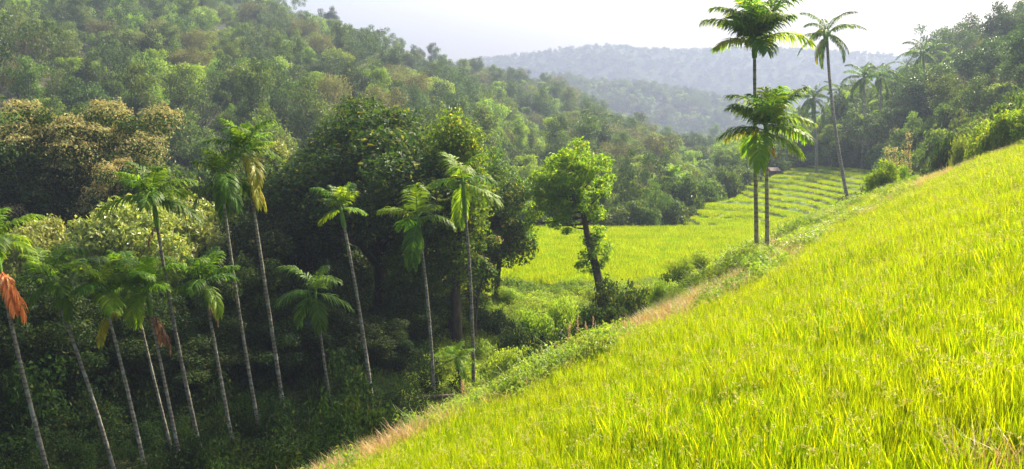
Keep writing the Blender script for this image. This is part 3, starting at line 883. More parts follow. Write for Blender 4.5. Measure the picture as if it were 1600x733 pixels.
# coconut palms
GC = 'coconut palms around the terraces'
def coco(px, y, cx_, cy_, label, bdz=0, **kw):
    return palm('coco', rest(px, y), at(cx_, cy_, y + kw.pop('dy', 0)), label, shaft=False, group=GC, **kw)
coco(1338, 78, 1292, 52, 'tall curved coconut palm standing alone against the pale sky', seed=31, trunk_r=.16, crown_r=.66, mats=('frond',), yellow=2, bow=.055, dy=1)
coco(1275, 135, 1271, 152, 'coconut palm peeping over the near end of the right hand forest', seed=32, trunk_r=.2, crown_r=.8, mats=('frond',))
coco(1352, 140, 1350, 120, 'coconut palm with drooping head, left one of two touching heads on the right hill', seed=33, trunk_r=.2, crown_r=.85, mats=('frond',))
coco(1378, 146, 1376, 118, 'coconut palm, right one of two touching heads on the right hill', seed=34, trunk_r=.2, crown_r=.8, mats=('frond',))
coco(1445, 150, 1442, 82, 'high coconut palm beside the tallest broadleaf tree on the right hill', seed=35, trunk_r=.2, crown_r=.9, mats=('frond',))
coco(1106, 128, 1104, 300, 'pale coconut palm with wide silvery fronds beyond the terraces', seed=36, trunk_r=.2, crown_r=.75, mats=('frond', 'frond_lit'))
coco(1064, 124, 1058, 312, 'shaggy coconut palm leaning over the lowest terraces', seed=37, trunk_r=.2, crown_r=.72, mats=('frond',))
coco(476, 150, 474, 182, 'coconut palm with whitish fronds on the lower left hillside', seed=38, trunk_r=.2, crown_r=.85, mats=('frond_lit', 'frond'))
coco(172, 150, 168, 132, 'coconut palm with pale upright fronds behind the pinkish flushing tree', seed=39, trunk_r=.2, crown_r=.85, mats=('frond_lit', 'frond'))
coco(232, 185, 230, 100, 'small coconut palm halfway up the left hillside', seed=40, trunk_r=.2, crown_r=.85, mats=('frond_lit', 'frond'))
coco(290, 190, 296, 95, 'coconut palm in the hazy middle of the left hillside', seed=41, trunk_r=.2, crown_r=.85, mats=('frond_lit', 'frond'))

gq = np.random.default_rng(88)
for k, (px, yy, cyy, txt) in enumerate([(1325, 150, 158, 'on the right hill just right of the curved coconut trunk'), (1405, 160, 128, 'on the right hill between the touching palm heads and the skyline palm'), (1420, 128, 180, 'in the middle of the right hill above the bright rounded bush'),
        (1500, 150, 105, 'high on the right hill above the round tidy bush'), (1545, 135, 128, 'on the right hill above the loose bright shrub'), (1590, 140, 90, 'on the right hill at the frame edge'), (1290, 145, 175, 'in the dark wood left of the curved coconut trunk'),
        (1465, 135, 150, 'on the right hill above the gap between the bushes'), (1018, 130, 302, 'at the wood edge left of the lowest terraces'), (1135, 150, 268, 'behind the middle terraces left of the palm pair'), (975, 128, 318, 'at the wood edge right of the lone paddy tree'), (1085, 170, 262, 'deeper in the valley wood behind the terraces'),
        (60, 165, 70, 'high above the leftmost palms'), (120, 200, 60, 'high above the broad pinkish tree'), (350, 200, 120, 'on the hillside above the tallest stream palm'), (420, 230, 75, 'high on the hillside left of the huge dark tree'), (560, 240, 115, 'on the hillside above the huge dark tree'),
        (645, 280, 120, 'far up the slope above the vine wrapped tree'), (530, 330, 45, 'near the skyline notch of the left hillside'), (800, 220, 200, 'on the low hillside left of the lone paddy tree'), (860, 260, 175, 'on the far hillside above the lone paddy tree'), (1345, 133, 190, 'low in the wood between the curved trunk and the bright bush'), (1385, 150, 155, 'in the middle of the right hill above the flower spikes'),
        (1412, 165, 110, 'on the skyline right of the two touching heads'), (1455, 125, 190, 'low on the right hill above the round tidy bush'), (1480, 165, 88, 'near the top of the right hill above the round tidy bush'), (1520, 125, 150, 'low on the right hill above the loose bright shrub'),
        (1560, 160, 75, 'near the top of the right hill by the frame edge'), (1310, 160, 140, 'on the skyline just right of the curved coconut trunk'), (1255, 150, 178, 'at the far left tip of the right hand forest')]):
    fl_ = [80, 60, 45, 30, 15, 0, -15, -30, 50, 20, -5]
    coco(px, yy, px + float(gq.uniform(-8, 8)), cyy, 'coconut palm ' + txt, seed=60 + k, trunk_r=.17, crown_r=.72 if yy < 170 else .85, mats=('frond_lit', 'frond'), elevs=fl_)

# ---------------------------------------------------------------- near trees
def near(kind, name, px, y, top_py, label, meshes, H, sxy, rz=0, group=None, cat='tree', dz=0, crown_name='crown'):
    b = rest(px, y, dz)
    co = np.empty(len(meshes[0].vertices) * 3, np.float32); meshes[0].vertices.foreach_get('co', co)
    H = float(np.percentile(co[2::3], 99.7))
    tz = at(px, top_py, y).z
    s = (tz - b.z) / H
    return place_tree(kind, meshes, b, (sxy * s, sxy * s, s), rz, label, cat, group, crown_name)

TD = tree_meshes('dark', 12.5, 5.0, 5.2, 85, 48000, .22, 'dark', trunk_h=4.5, seed=1, r0=.30, lump=.14, crad=(.13, .25), sep=1.0)
TD2 = tree_meshes('dark_low', 9, 4.0, 4.4, 34, 24000, .24, 'dark', trunk_h=2.5, seed=2, r0=.2)
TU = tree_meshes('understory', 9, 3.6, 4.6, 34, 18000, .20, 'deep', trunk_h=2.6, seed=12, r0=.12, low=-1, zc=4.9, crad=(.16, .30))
TF = tree_meshes('flush', 11.5, 5.0, 4.6, 80, 42000, .20, 'dark', m2='flush', frac2=.27, crad=(.12, .24), sep=1.0, lump=.2, trunk_h=4, seed=3, r0=.28)
TP = tree_meshes('pale', 7.5, 3.2, 3.2, 34, 18000, .24, 'pale', trunk_h=2.5, seed=4, r0=.16)
TV = tree_meshes('vine', 12, 1.6, 4.6, 60, 24000, .18, 'vine', trunk_h=5, seed=15, r0=.22, crad=(.4, .62), sep=.5, low=-1, shell=(.35, .95), lump=.08)
TM = tree_meshes('mid', 11, 2.4, 4.6, 30, 18000, .22, 'mid', trunk_h=4, seed=6, r0=.18, crad=(.3, .46), low=-1, zc=6.0)

near('broadleaf_tree', '', 590, 47, 160, 'huge dark spreading tree with a glinting crown behind the areca palms', TD, 12.5, 1.28, .4)
near('broadleaf_tree', '', 478, 52, 240, 'dark tree tucked behind the left shoulder of the huge spreading tree', TD, 12.5, 1.05, 2.0)
near('flushing_tree', '', 128, 52, 168, 'broad tree capped with pinkish tan new leaves above the row of palms', TF, 11.5, 1.03, .7)
near('flushing_tree', '', 8, 50, 205, 'tree with pinkish tan new leaves at the left frame edge', TF, 11.5, .92, 3.2)
near('flushing_tree', '', 215, 50, 255, 'lower tree with tan flushing tips to the right of the broad pinkish tree', TF, 11.5, .80, 5.0)
near('broadleaf_tree', '', 320, 50, 240, 'leafy green tree between the pinkish tree and the tall leaning palms', TD2, 9, .85, 1.0)
near('pale_leaved_tree', '', 200, 41, 318, 'low tree with pale yellow green glossy leaves behind the shorter palms', TP, 7.5, .85, 0)
near('pale_leaved_tree', '', 300, 43, 345, 'small pale leaved tree behind the two tall leaning palms', TP, 7.5, .9, 2)
near('pale_leaved_tree', '', 55, 42, 345, 'pale leaved low tree beside the palm with the orange frond', TP, 7.5, .8, 4)
near('pale_leaved_tree', '', 425, 56, 225, 'light green tree showing over the forest beside the tallest stream palm', TP, 7.5, .55, 4.4)
near('vine_clad_tree', '', 714, 43, 180, 'tall narrow tree wrapped in glowing green creeper', TV, 12, 1.0, .3)
near('broadleaf_tree', '', 776, 52, 236, 'dark tree whose lit right side overhangs the flat paddy', TM, 11, 1.05, 1.1)
near('broadleaf_tree', '', 640, 43, 330, 'thin dark tree with a straight bare trunk under the huge crown', TM, 11, .8, 3.0)
near('broadleaf_tree', '', 742, 50, 250, 'dark leafy tree closing the gap right of the vine wrapped tree', TD2, 9, .8, 2.2)
near('broadleaf_tree', '', 672, 52, 232, 'dark tree between the huge spreading tree and the vine wrapped tree', TD2, 9, .9, 4.2)
near('broadleaf_tree', '', 428, 46, 300, 'shadowed tree between the tallest stream palm and the huge spreading tree', TD2, 9, .8, 2.9)
near('pale_leaved_tree', '', 250, 46, 300, 'pale glossy tree behind the tall palm with the airy crown', TP, 7.5, .95, 5.2)
near('pale_leaved_tree', '', 120, 44, 372, 'pale bush like tree above the palm with yellow leaflets', TP, 7.5, .85, 3.2)
# understory mass
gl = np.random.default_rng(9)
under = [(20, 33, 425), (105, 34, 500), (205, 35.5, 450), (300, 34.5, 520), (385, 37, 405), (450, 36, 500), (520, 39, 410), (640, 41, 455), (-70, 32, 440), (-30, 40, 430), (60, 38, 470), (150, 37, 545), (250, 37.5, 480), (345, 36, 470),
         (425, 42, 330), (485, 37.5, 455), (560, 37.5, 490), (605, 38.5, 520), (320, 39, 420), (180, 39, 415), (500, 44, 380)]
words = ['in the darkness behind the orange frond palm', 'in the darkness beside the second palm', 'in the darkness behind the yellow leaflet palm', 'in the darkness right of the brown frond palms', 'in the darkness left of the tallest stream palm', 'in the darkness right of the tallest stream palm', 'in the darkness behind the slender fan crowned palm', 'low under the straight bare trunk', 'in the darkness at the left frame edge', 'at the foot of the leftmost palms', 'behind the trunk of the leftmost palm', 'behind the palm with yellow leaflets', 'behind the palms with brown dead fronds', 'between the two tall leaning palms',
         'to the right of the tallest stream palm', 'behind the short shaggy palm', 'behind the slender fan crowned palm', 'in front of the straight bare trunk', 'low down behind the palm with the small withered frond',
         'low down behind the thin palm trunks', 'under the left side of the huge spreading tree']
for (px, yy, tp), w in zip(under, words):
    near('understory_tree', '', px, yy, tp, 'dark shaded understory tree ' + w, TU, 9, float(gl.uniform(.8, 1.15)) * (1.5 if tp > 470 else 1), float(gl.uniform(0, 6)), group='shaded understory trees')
for px, yy, tp, w in [(20, 62, 260, 'far left'), (150, 64, 290, 'broad pinkish tree'), (280, 63, 280, 'leafy green tree'), (400, 63, 270, 'tallest stream palm'), (530, 62, 250, 'huge spreading tree'), (-120, 60, 250, 'left frame edge')]:
    near('broadleaf_tree', '', px, yy, tp, 'dim forest tree filling the gap behind the ' + w, TD, 12.5, .9, px * .1, group='forest trees behind the front row')

# creeper-draped trunks seen right of the huge tree
def leaning_trunk(px0, y0, px1, py1, r, label, vine=True, seed=0, nm='creeper_covered_trunk'):
    g = np.random.default_rng(seed)
    b = rest(px0, y0); tpt = np.array(at(px1, py1, y0) - b)
    e = empty(nm, b); tag(e, label, 'tree')
    pts = bez((0, 0, -.4), tpt * .5 + [g.uniform(-.5, .5), 0, 0], tpt, 16)
    ac = Acc(); tube(ac, pts, np.linspace(r, r * .6, 16), 9)
    link('trunk', ac.mesh('trunk', [M['bark']], smooth=True), e)
    ac = Acc()
    k = g.integers(2, 16, 14); cl = pts[k] + g.normal(size=(14, 3)) * .25
    clump_leaves(ac, cl, g.uniform(.25, .6, 14), 3800, .17, 0, g=g)
    link('creeper', ac.mesh('creeper', [M['mid']]), e)
leaning_trunk(700, 44, 722, 345, .24, 'thick leaning trunk hung with creepers, left of the vine wrapped tree', seed=1)
leaning_trunk(745, 45, 728, 330, .17, 'thin creeper hung trunk at the edge of the flat paddy', seed=2)
leaning_trunk(640, 42.5, 640, 340, .2, 'straight dark trunk with sparse creeper leaves below the huge crown', seed=3)

# sapling with reddish tips overhanging the paddy
ac = Acc(); g = np.random.default_rng(77)
b = rest(742, 43); tip = np.array(at(765, 405, 43) - b)
e = empty('sapling', b); tag(e, 'slender sapling with a rounded rusty green tuft beside the flat paddy', 'tree')
tube(ac, bez((0, 0, -.3), tip * .5 + [-.5, 0, .4], tip, 12), np.linspace(.07, .03, 12), 7)
cl = tip + g.normal(size=(9, 3)) * [.45, .45, .35]
for c_ in cl[:6]: tube(ac, bez(tip * .85, (tip + c_) / 2, c_, 5), .02, 5)
link('trunk', ac.mesh('sapling_trunk', [M['bark']], smooth=True), e)
ac = Acc(); clump_leaves(ac, cl, g.uniform(.3, .45, 9), 1500, .18, 0, g=g); clump_leaves(ac, cl[:3], np.full(3, .45), 160, .18, 1, g=g)
link('crown', ac.mesh('sapling_crown', [M['mid'], M['frond_brown']]), e)

# the lone tree at the paddy's edge
def lone_tree():
    g = np.random.default_rng(12)
    b = rest(941, 50); Y0 = 50
    W = lambda px, py, dy=0: np.array(at(px, py, Y0 + dy) - b)
    e = empty('paddy_tree', b); tag(e, 'lone leafy tree with a forked dark trunk at the edge of the flat paddy', 'tree')
    ac = Acc()
    tr = np.array([(0, 0, -.4), W(940, 462), W(934, 430), W(926, 400), W(918, 372), W(914, 345), W(905, 315), W(897, 290)])
    t = np.linspace(0, 1, 24); src_t = np.linspace(0, 1, len(tr))
    pts = np.stack([np.interp(t, src_t, tr[:, k]) for k in range(3)], 1)
    tube(ac, pts, np.interp(t, [0, .1, .5, 1], [.36, .27, .2, .07]), 12)
    spec_ = [(905, 240, 0, 1.0), (870, 262, .5, 1.0), (938, 262, -.5, .95), (850, 295, 0, .9), (885, 285, -1.2, 1.1), (925, 292, 1, 1.0), (942, 300, -.5, .8), (840, 325, .5, .8), (870, 330, -.8, .95), (905, 318, 1.2, .95),
             (932, 335, 0, .75), (828, 348, 0, .85), (890, 352, .4, .7), (936, 362, .3, .62), (920, 255, 1.2, .8), (885, 250, -1.2, .8), (862, 352, .5, .7), (855, 275, 1.3, .7),
             (938, 380, .2, .8), (914, 400, -.3, .75), (928, 418, .3, .6), (946, 398, .2, .6), (920, 378, .5, .7), (908, 415, -.2, .5), (938, 412, -.3, .5), (945, 280, 1.0, .7), (832, 305, -.8, .6)]
    cl = np.array([W(a_, b_, d_) for a_, b_, d_, r_ in spec_]); rr = np.array([s[3] for s in spec_]) * .92
    ext = [W(888, 298, 0) + unit(g.normal(size=3)) * np.array([2.05, 1.7, 2.2]) * g.uniform(.35, .98) for _ in range(34)]
    cl = np.concatenate([cl, np.array(ext)]); rr = np.concatenate([rr, g.uniform(.5, .8, 34)])
    for k, c_ in enumerate(cl):
        j = int(np.argmin(np.linalg.norm(pts[8:] - (c_ * .7 + pts[14] * .3), axis=1))) + 8
        j = min(j, 22)
        st = pts[j]
        tube(ac, bez(st, (st + c_) / 2 + [0, 0, -.15], c_, 8), np.linspace(.07, .015, 8), 6)
    link('trunk', ac.mesh('paddy_tree_trunk', [M['bark']], smooth=True), e)
    ac = Acc()
    sub = []; sr = []
    for c_, r_ in zip(cl, rr):
        for _ in range(5):
            sub.append(c_ + unit(g.normal(size=3)) * r_ * .6); sr.append(r_ * g.uniform(.35, .55))
    clump_leaves(ac, np.array(sub), np.array(sr), 17000, .20, 0, g=g, flat=.8)
    link('crown', ac.mesh('paddy_tree_crown', [M['bright']]), e)
lone_tree()

# ---------------------------------------------------------------- bushes on the banks
def bush_mesh(name, rx, rz, nl, size, mat, seed, nc=26):
    g = np.random.default_rng(seed)
    cl = envelope(nc, (0, 0, rz * .25), (rx * .8, rx * .75, rz * .7), (.6, 1), -.25, rx * .22, g)
    ac = Acc(); clump_leaves(ac, cl, g.uniform(.24, .36, len(cl)) * rx, nl, size, 0, g=g, flat=.85)
    st = Acc()
    for c_ in cl[:9]: tube(st, bez((0, 0, -.3), (c_[0] * .3, c_[1] * .3, c_[2] * .7), c_, 6), np.linspace(.05, .015, 6) * max(1, rx / 1.5), 5)
    return ac.mesh(name, [M[mat]]), st.mesh(name + '_stems', [M['bark']], smooth=True)
BD = bush_mesh('bush_dark', 1.6, 1.6, 9000, .13, 'dark', 1)
BG = bush_mesh('bush_green', 1.5, 1.2, 8000, .12, 'weed', 2)
BB = bush_mesh('bush_bright', 1.8, 1.7, 7000, .17, 'bright', 3)
BS = bush_mesh('bush_hill', 1.7, 1.9, 4000, .22, 'hill_a', 4)
def bush(px, y, py_top, s, ms, label, group=None, H=1.6, rz=0, kind='bush'):
    b = rest(px, y, -.1)
    h = max(.4, (at(px, py_top, y).z - b.z) * (.9 if group == GB else 1)); s = s * (.9 if group == GB else 1)
    e = empty(kind, b); e.scale = (s, s, h / H); e.rotation_euler = (0, 0, rz)
    tag(e, label, 'bush', group)
    link('foliage', ms[0], e); link('stems', ms[1], e)
GB = 'bushes along the stream bank'
bush(985, 41, 428, 1.3, BD, 'big dark domed bush just right of the lone tree trunk', GB)
bush(1018, 43, 428, .7, BG, 'grassy green bush on the crest right of the big dark dome', GB, rz=1)
bush(930, 41, 468, 1.0, BD, 'dark bush at the foot of the lone tree', GB, rz=2)
bush(905, 37, 495, 1.2, BD, 'dark bush hanging over the gully below the lone tree', GB, rz=3)
bush(850, 36, 522, 1.25, BD, 'wide dark bush in the middle of the gully with grass plumes before it', GB, rz=4)
bush(885, 43, 470, .9, BG, 'light creeper mound left of the lone tree foot', GB, rz=5, H=1.2)
bush(838, 42, 488, 1.0, BG, 'yellow green creeper mound between two dark bushes', GB, rz=.5, H=1.2)
bush(800, 37, 545, 1.0, BG, 'sunlit creeper mound low on the bank near the young palm', GB, rz=1.5, H=1.2)
bush(770, 39, 540, .8, BG, 'rounded leafy bush on the bank behind the young palm', GB, rz=2.5)
bush(690, 38, 560, .8, BG, 'pale leafy bush under the creeper hung trunks', GB, rz=3.5, H=1.2)
bush(1072, 45, 408, .7, BG, 'grass tufted mound above the gully head', GB, rz=4.5, H=1.2)
bush(1105, 47, 394, .8, BG, 'brownish green mound where the bank meets the flat paddy', GB, rz=5.5, H=1.2)
bush(1040, 40, 440, .7, BG, 'small green mound on the slope side of the gully head', GB, rz=.8, H=1.2)
bush(790, 52, 449, .8, BG, 'low hedge like mound on the upper bank step', GB, rz=.3, H=1.2)
bush(440, 31.5, 690, .7, BG, 'sunlit low bush at the foot of the tallest stream palm', GB, rz=.3, H=1.2)
bush(500, 33, 655, .7, BD, 'small bush behind the foot of the short shaggy palm', GB, rz=.9)
bush(808, 41, 500, .9, BD, 'dark shadowed hedge mound on the second bank step', GB, rz=2.2)
bush(775, 45, 478, .9, BD, 'dark shadowed mound on the first bank step below the flat paddy', GB, rz=1.2)
bush(1050, 44, 415, .6, BD, 'small dark bush in the grassy gully head', GB, rz=3.3)
GE = 'bushes along the top edge of the slope'
bush(1383, 55, 262, .66, BB, 'rounded bright bush at the slope edge near the curved coconut palm', GE, H=1.7)
bush(1412, 57, 270, .48, BB, 'bright bush touching the rounded bush at the slope edge', GE, H=1.7, rz=1)
bush(1474, 62, 212, .78, BD, 'round tidy dark green bush standing above the slope edge', GE, H=1.6, rz=2)
bush(1530, 53, 210, .62, BB, 'loose bright shrub right of the round tidy bush', GE, H=1.7, rz=3)
bush(1562, 51, 190, .85, BB, 'tall yellow green shrub near the upper right corner of the slope', GE, H=1.7, rz=4)
bush(1605, 50, 166, 1.0, BB, 'tallest yellow green shrub at the right frame edge', GE, H=1.7, rz=5)
bush(1505, 56, 228, .7, BG, 'small weedy bush between the round bush and the loose shrub', GE, H=1.2, rz=5)

g = np.random.default_rng(61)
x, y = jgrid(-70, 108, 64, 230, 2.3, g)
px = CX + F_PX * x / y
k = (zone(x, y) == 4) & in_view(x, y, 250) & ~((px > 1030) & (px < 1330) & (y < 96))
k &= ~((px > 700) & (px < 1260) & (y < 93))
x, y = x[k], y[k]; n = len(x)
s_ = g.uniform(.7, 1.5, n) * np.interp(y, [70, 230], [1, 1.4])
scatter('forest_scrub', np.stack([x, y, height(x, y) - .1], 1), g.uniform(0, 6.28, n), np.stack([s_, s_, s_ * g.uniform(.8, 1.7, n)], 1), g.integers(0, 3, n),
        [src('scrub_source', BD[0]), src('scrub_source', BS[0]), src('scrub_source', BS[0])], label='low scrub filling the ground between the forest trees')

# flowering weeds on the bund
wf = []
g = np.random.default_rng(4)
for k in range(2):
    ac = Acc(); cl = envelope(7, (0, 0, .3), (.4, .4, .3), (.4, 1), -.3, .2, g)
    clump_leaves(ac, cl, np.full(7, .22), 260, .09, 0, g=g)
    st = Acc()
    for c_ in cl: tube(st, bez((0, 0, -.1), (0, 0, c_[2] * .6), c_, 5), .008, 4)
    fl = Acc(); P = cl[g.integers(0, 7, 40)] + unit(g.normal(size=(40, 3)) + [0, 0, .8]) * .24
    leaves(fl, P, unit(g.normal(size=(40, 3)) * .4 + [0, -.4, 1]), .05, .9, 0, g=g)
    wf.append((ac.mesh('flower_leaves', [M['weed']]), st.mesh('flower_stems', [M['weed']]), fl.mesh('flower_heads', [M['petal']])))
spots = [(1262, 392, 33), (1280, 380, 34), (1292, 368, 35), (1300, 352, 37), (1318, 345, 38), (1338, 335, 40), (1245, 405, 32.5), (1270, 396, 32), (1355, 322, 42)]
for k, (px, py, yy) in enumerate(spots):
    e = empty('flowering_weed', rest(px, yy)); e.rotation_euler = (0, 0, k * 1.3); e.scale = (float(g.uniform(.8, 1.2)),) * 3
    tag(e, 'white flowered weed in the loose drift on the bund right of the palm pair', 'weed', 'white flowered weeds on the bund')
    link('foliage', wf[k % 2][0], e); link('stems', wf[k % 2][1], e); link('blossoms', wf[k % 2][2], e)

# grass plumes at the edge of the gully
plume_pos = [(893, 27.0, 507), (905, 26.5, 500), (915, 26.3, 508), (926, 26.6, 500), (884, 26.3, 515), (845, 25, 545), (935, 27, 512), (716, 22.5, 600), (725, 22.7, 612)]
for k, (px, yy, tp) in enumerate(plume_pos):
    b = rest(px, yy); tip = np.array(at(px + g.uniform(-4, 10), tp, yy) - b); tip[2] = min(max(tip[2], .7), 2.2)
    e = empty('grass_plume', b); tag(e, 'tawny grass plume rising at the lip of the gully', 'grass', 'tawny grass plumes at the gully lip')
    ac = Acc(); p = bez((0, 0, -.1), tip * .5 + [.02, 0, .1], tip, 8); tube(ac, p, .008, 4); link('stalk', ac.mesh('plume_stalk', [M['plume']]), e)
    ac = Acc(); P = np.repeat(p[5:], 30, 0) + g.normal(size=(90, 3)) * [.014, .014, .07]
    leaves(ac, P, unit(g.normal(size=P.shape)), .05, .3, 0, droop=-1, g=g); link('seed_head', ac.mesh('plume_head', [M['plume']]), e)

# pinkish flower spikes by the right hill
for k, (px, tp) in enumerate([(1386, 235), (1398, 236), (1420, 212), (1412, 240)]):
    b = rest(px, 60); tip = np.array(at(px, tp, 60) - b)
    e = empty('flower_spike', b); tag(e, 'pale pink flower spike behind the bright bushes at the slope edge', 'flower', 'pale pink flower spikes')
    ac = Acc(); p = bez((0, 0, -.1), tip * .5 + [.1, 0, 0], tip, 10); tube(ac, p, .025, 5); link('stalk', ac.mesh('spike_stalk', [M['bark']]), e)
    ac = Acc(); P = np.repeat(p[5:], 60, 0) + g.normal(size=(300, 3)) * [.11, .11, .15]
    leaves(ac, P, unit(g.normal(size=P.shape)), .13, .5, 0, g=g); link('petals', ac.mesh('spike_petals', [M['flush']]), e)

# ---------------------------------------------------------------- stream, rocks, log, hut
ed = np.array([(-30, 14), (-18, 18), (-12, 21), (-8.6, 25), (-6.5, 28), (-3.6, 31), (-1.2, 33.5), (1, 37)], float)
tt = np.linspace(0, 1, 40); s_ = np.linspace(0, 1, len(ed))
cen = np.stack([np.interp(tt, s_, ed[:, k]) for k in (0, 1)], 1)
tg = unit(np.gradient(cen, axis=0)); nr = np.stack([-tg[:, 1], tg[:, 0]], 1)
w = (.9 + .3 * np.sin(np.arange(40)))[:, None]
lft, rgt = cen + nr * w, cen - nr * w
zz = np.interp(np.arange(40), np.arange(40), height(cen[:, 0], cen[:, 1])) ; zz = np.minimum.accumulate(zz[::-1])[::-1] + .12
ac = Acc(); V_ = np.stack([np.column_stack([lft, zz]), np.column_stack([rgt, zz])], 1).reshape(-1, 3)
ac.add(V_, [(2 * k, 2 * k + 1, 2 * k + 3, 2 * k + 2) for k in range(39)])
tag(link('stream', ac.mesh('stream', [M['water']])), kind='structure')

def rock_mesh(seed, r=1):
    import bmesh
    g = np.random.default_rng(seed); bm = bmesh.new()
    bmesh.ops.create_icosphere(bm, subdivisions=3, radius=r)
    for v in bm.verts:
        n_ = v.co.normalized(); k = 1 + .22 * math.sin(n_.x * 3 + seed) * math.sin(n_.y * 4) + .1 * math.sin(n_.z * 7 + seed * 2)
        v.co = Vector((n_.x * 1.3, n_.y, n_.z * .65)) * k * r
    me = bpy.data.meshes.new('rock'); bm.to_mesh(me); bm.free()
    for p_ in me.polygons: p_.use_smooth = True
    me.materials.append(M['rock']); return me
rk = [rock_mesh(1), rock_mesh(5)]
where = ['below the foot of the tallest stream palm', 'between the feet of the two tall leaning palms', 'right of the short shaggy palm', 'near the slender fan crowned palm foot', 'beside the fallen log',
         'at the foot of the palm with the small withered frond', 'half in the stream']
for k, (px, yy, s) in enumerate([(412, 30.5, .28), (385, 31.2, .38), (530, 32, .3), (600, 33.5, .35), (655, 34.5, .35), (345, 30, .45), (455, 30.2, .3)]):
    o = link('rock', rk[k % 2], None, rest(px, yy, .1)); o.scale = (s,) * 3; o.rotation_euler = (0, 0, k * 1.1)
    tag(o, 'brown boulder ' + where[k], 'rock', 'boulders along the stream')
ac = Acc(); b = rest(640, 34, .25)
tube(ac, bez((-1.9, -.2, -.1), (0, .2, .25), (1.6, .6, .15), 12), np.linspace(.14, .09, 12), 8)
tag(link('fallen_log', ac.mesh('fallen_log', [M['log']], smooth=True), None, b), 'fallen log lying across the stream bank near the slope edge', 'log')
ac = Acc(); b = rest(455, 31.2, .2)
tube(ac, bez((-2.2, 0, -.05), (0, .2, .3), (1.6, .1, .2), 12), np.linspace(.07, .1, 12), 8)
tag(link('fallen_branch', ac.mesh('fallen_branch', [M['log']], smooth=True), None, b), 'thin fallen branch lying behind the tallest stream palm foot', 'branch')

# hut
b = rest(1207, 141)
e = empty('hut', b); e.scale = (.78,) * 3; e.rotation_euler = (0, 0, R(18)); tag(e, 'small plank hut with a rusty pitched roof on the upper terraces', 'hut')
ac = Acc(); box(ac, -.95, .95, -.7, -.64, 0, 1.55); box(ac, -.95, .95, .64, .7, 0, 1.55); box(ac, -.95, -.89, -.637, .637, 0, 1.55); box(ac, .89, .95, -.637, .637, 0, 1.55)
hw = link('wall', ac.mesh('hut_wall', [M['timber']]), e)
ac = Acc(); box(ac, -.3, .3, -.735, -.703, .05, 1.3); link('door', ac.mesh('hut_door', [M['bark']]), hw)
ac = Acc()
for sgn in (-1, 1):
    ac.add([(-1.2, sgn * 1.0, 1.4), (1.2, sgn * 1.0, 1.4), (1.2, 0, 2.05), (-1.2, 0, 2.05), (-1.2, sgn * 1.0, 1.46), (1.2, sgn * 1.0, 1.46), (1.2, 0, 2.11), (-1.2, 0, 2.11)],
           [(0, 1, 2, 3), (4, 5, 6, 7), (0, 1, 5, 4), (1, 2, 6, 5), (3, 0, 4, 7)])
link('roof', ac.mesh('hut_roof', [M['roof']]), e)

# ---------------------------------------------------------------- hill forest
def joined(name, H, rx, rz, nc, nl, size, mat, seed, **kw):
    kw.setdefault('lump', .27); cr, tr = tree_meshes(name, H, rx, rz, int(nc * 1.25), int(nl * 1.5), size * .8, mat, seed=seed, **kw)
    return cr, tr
PROT = {
 'round': [joined('round', 11, 4.6, 4.2, 26, 3600, .46, 'hill_a', 21), joined('round', 12, 4.2, 4.6, 26, 3600, .46, 'hill_d', 22)],
 'bright': [joined('bright', 10, 3.8, 3.8, 22, 3000, .46, 'hill_b', 23)],
 'olive': [joined('olive', 11, 4.8, 3.8, 24, 3200, .42, 'hill_c', 24, bark='bark_pale')],
 'tall': [joined('tall', 14, 3.0, 5.6, 24, 3200, .44, 'hill_a', 25, crad=(.3, .44), low=-.9), joined('tall', 13, 2.6, 5.6, 22, 3000, .44, 'hill_b', 26, crad=(.3, .44), low=-.9)],
 'column': [joined('column', 9, 1.5, 4.6, 26, 2600, .36, 'hill_a', 27, crad=(.4, .6), low=-1, sep=.6), joined('column', 9.5, 1.4, 4.9, 26, 2600, .36, 'hill_b', 28, crad=(.4, .6), low=-1, sep=.6)],
 'airy': [joined('airy', 13, 4.4, 4.4, 18, 1700, .42, 'hill_d', 29, crad=(.16, .28), bark='bark_pale', lump=.28)],
}
WORD = {'round': ('round_crowned_tree', 'rounded'), 'bright': ('light_green_tree', 'light green'), 'olive': ('olive_brown_tree', 'olive brown'),
        'tall': ('tall_oval_tree', 'tall oval'), 'column': ('columnar_tree', 'narrow columnar'), 'airy': ('sparse_crowned_tree', 'sparse crowned')}
g = np.random.default_rng(31)
cand = []
def pick(zone_):
    if zone_ == 'right': pr = [('round', .22), ('bright', .10), ('olive', .03), ('tall', .2), ('column', .38), ('airy', .07)]
    elif zone_ == 'valley': pr = [('round', .34), ('bright', .2), ('olive', .16), ('tall', .2), ('column', .05), ('airy', .05)]
    else: pr = [('round', .27), ('bright', .18), ('olive', .10), ('tall', .29), ('column', .08), ('airy', .08)]
    return str(g.choice([q[0] for q in pr], p=[q[1] for q in pr]))
def sow(n_try, px0, px1, y0, y1, sep, zone_, cond=None):
    cell = {}
    yy = np.sqrt(g.uniform(y0 ** 2, y1 ** 2, n_try)); pp = g.uniform(px0, px1, n_try); xx = (pp - CX) / F_PX * yy
    zz = height(xx, yy)
    ok = zone(xx, yy) == 4
    for x_, y_, z_, p_, k_ in zip(xx, yy, zz, pp, ok):
        if not k_ or (cond and not cond(p_, y_)): continue
        s_ = sep * (1 if y_ < 250 else 1.15)
        key = (int(x_ // s_), int(y_ // s_)); bad = False
        for a_ in (-1, 0, 1):
            for b_ in (-1, 0, 1):
                for q in cell.get((key[0] + a_, key[1] + b_), ()):
                    if (q[0] - x_) ** 2 + (q[1] - y_) ** 2 < s_ * s_: bad = True
        if bad: continue
        cell.setdefault(key, []).append((x_, y_)); cand.append((x_, y_, z_, zone_))
sow(16000, -260, 1010, 96, 520, 4.7, 'left')
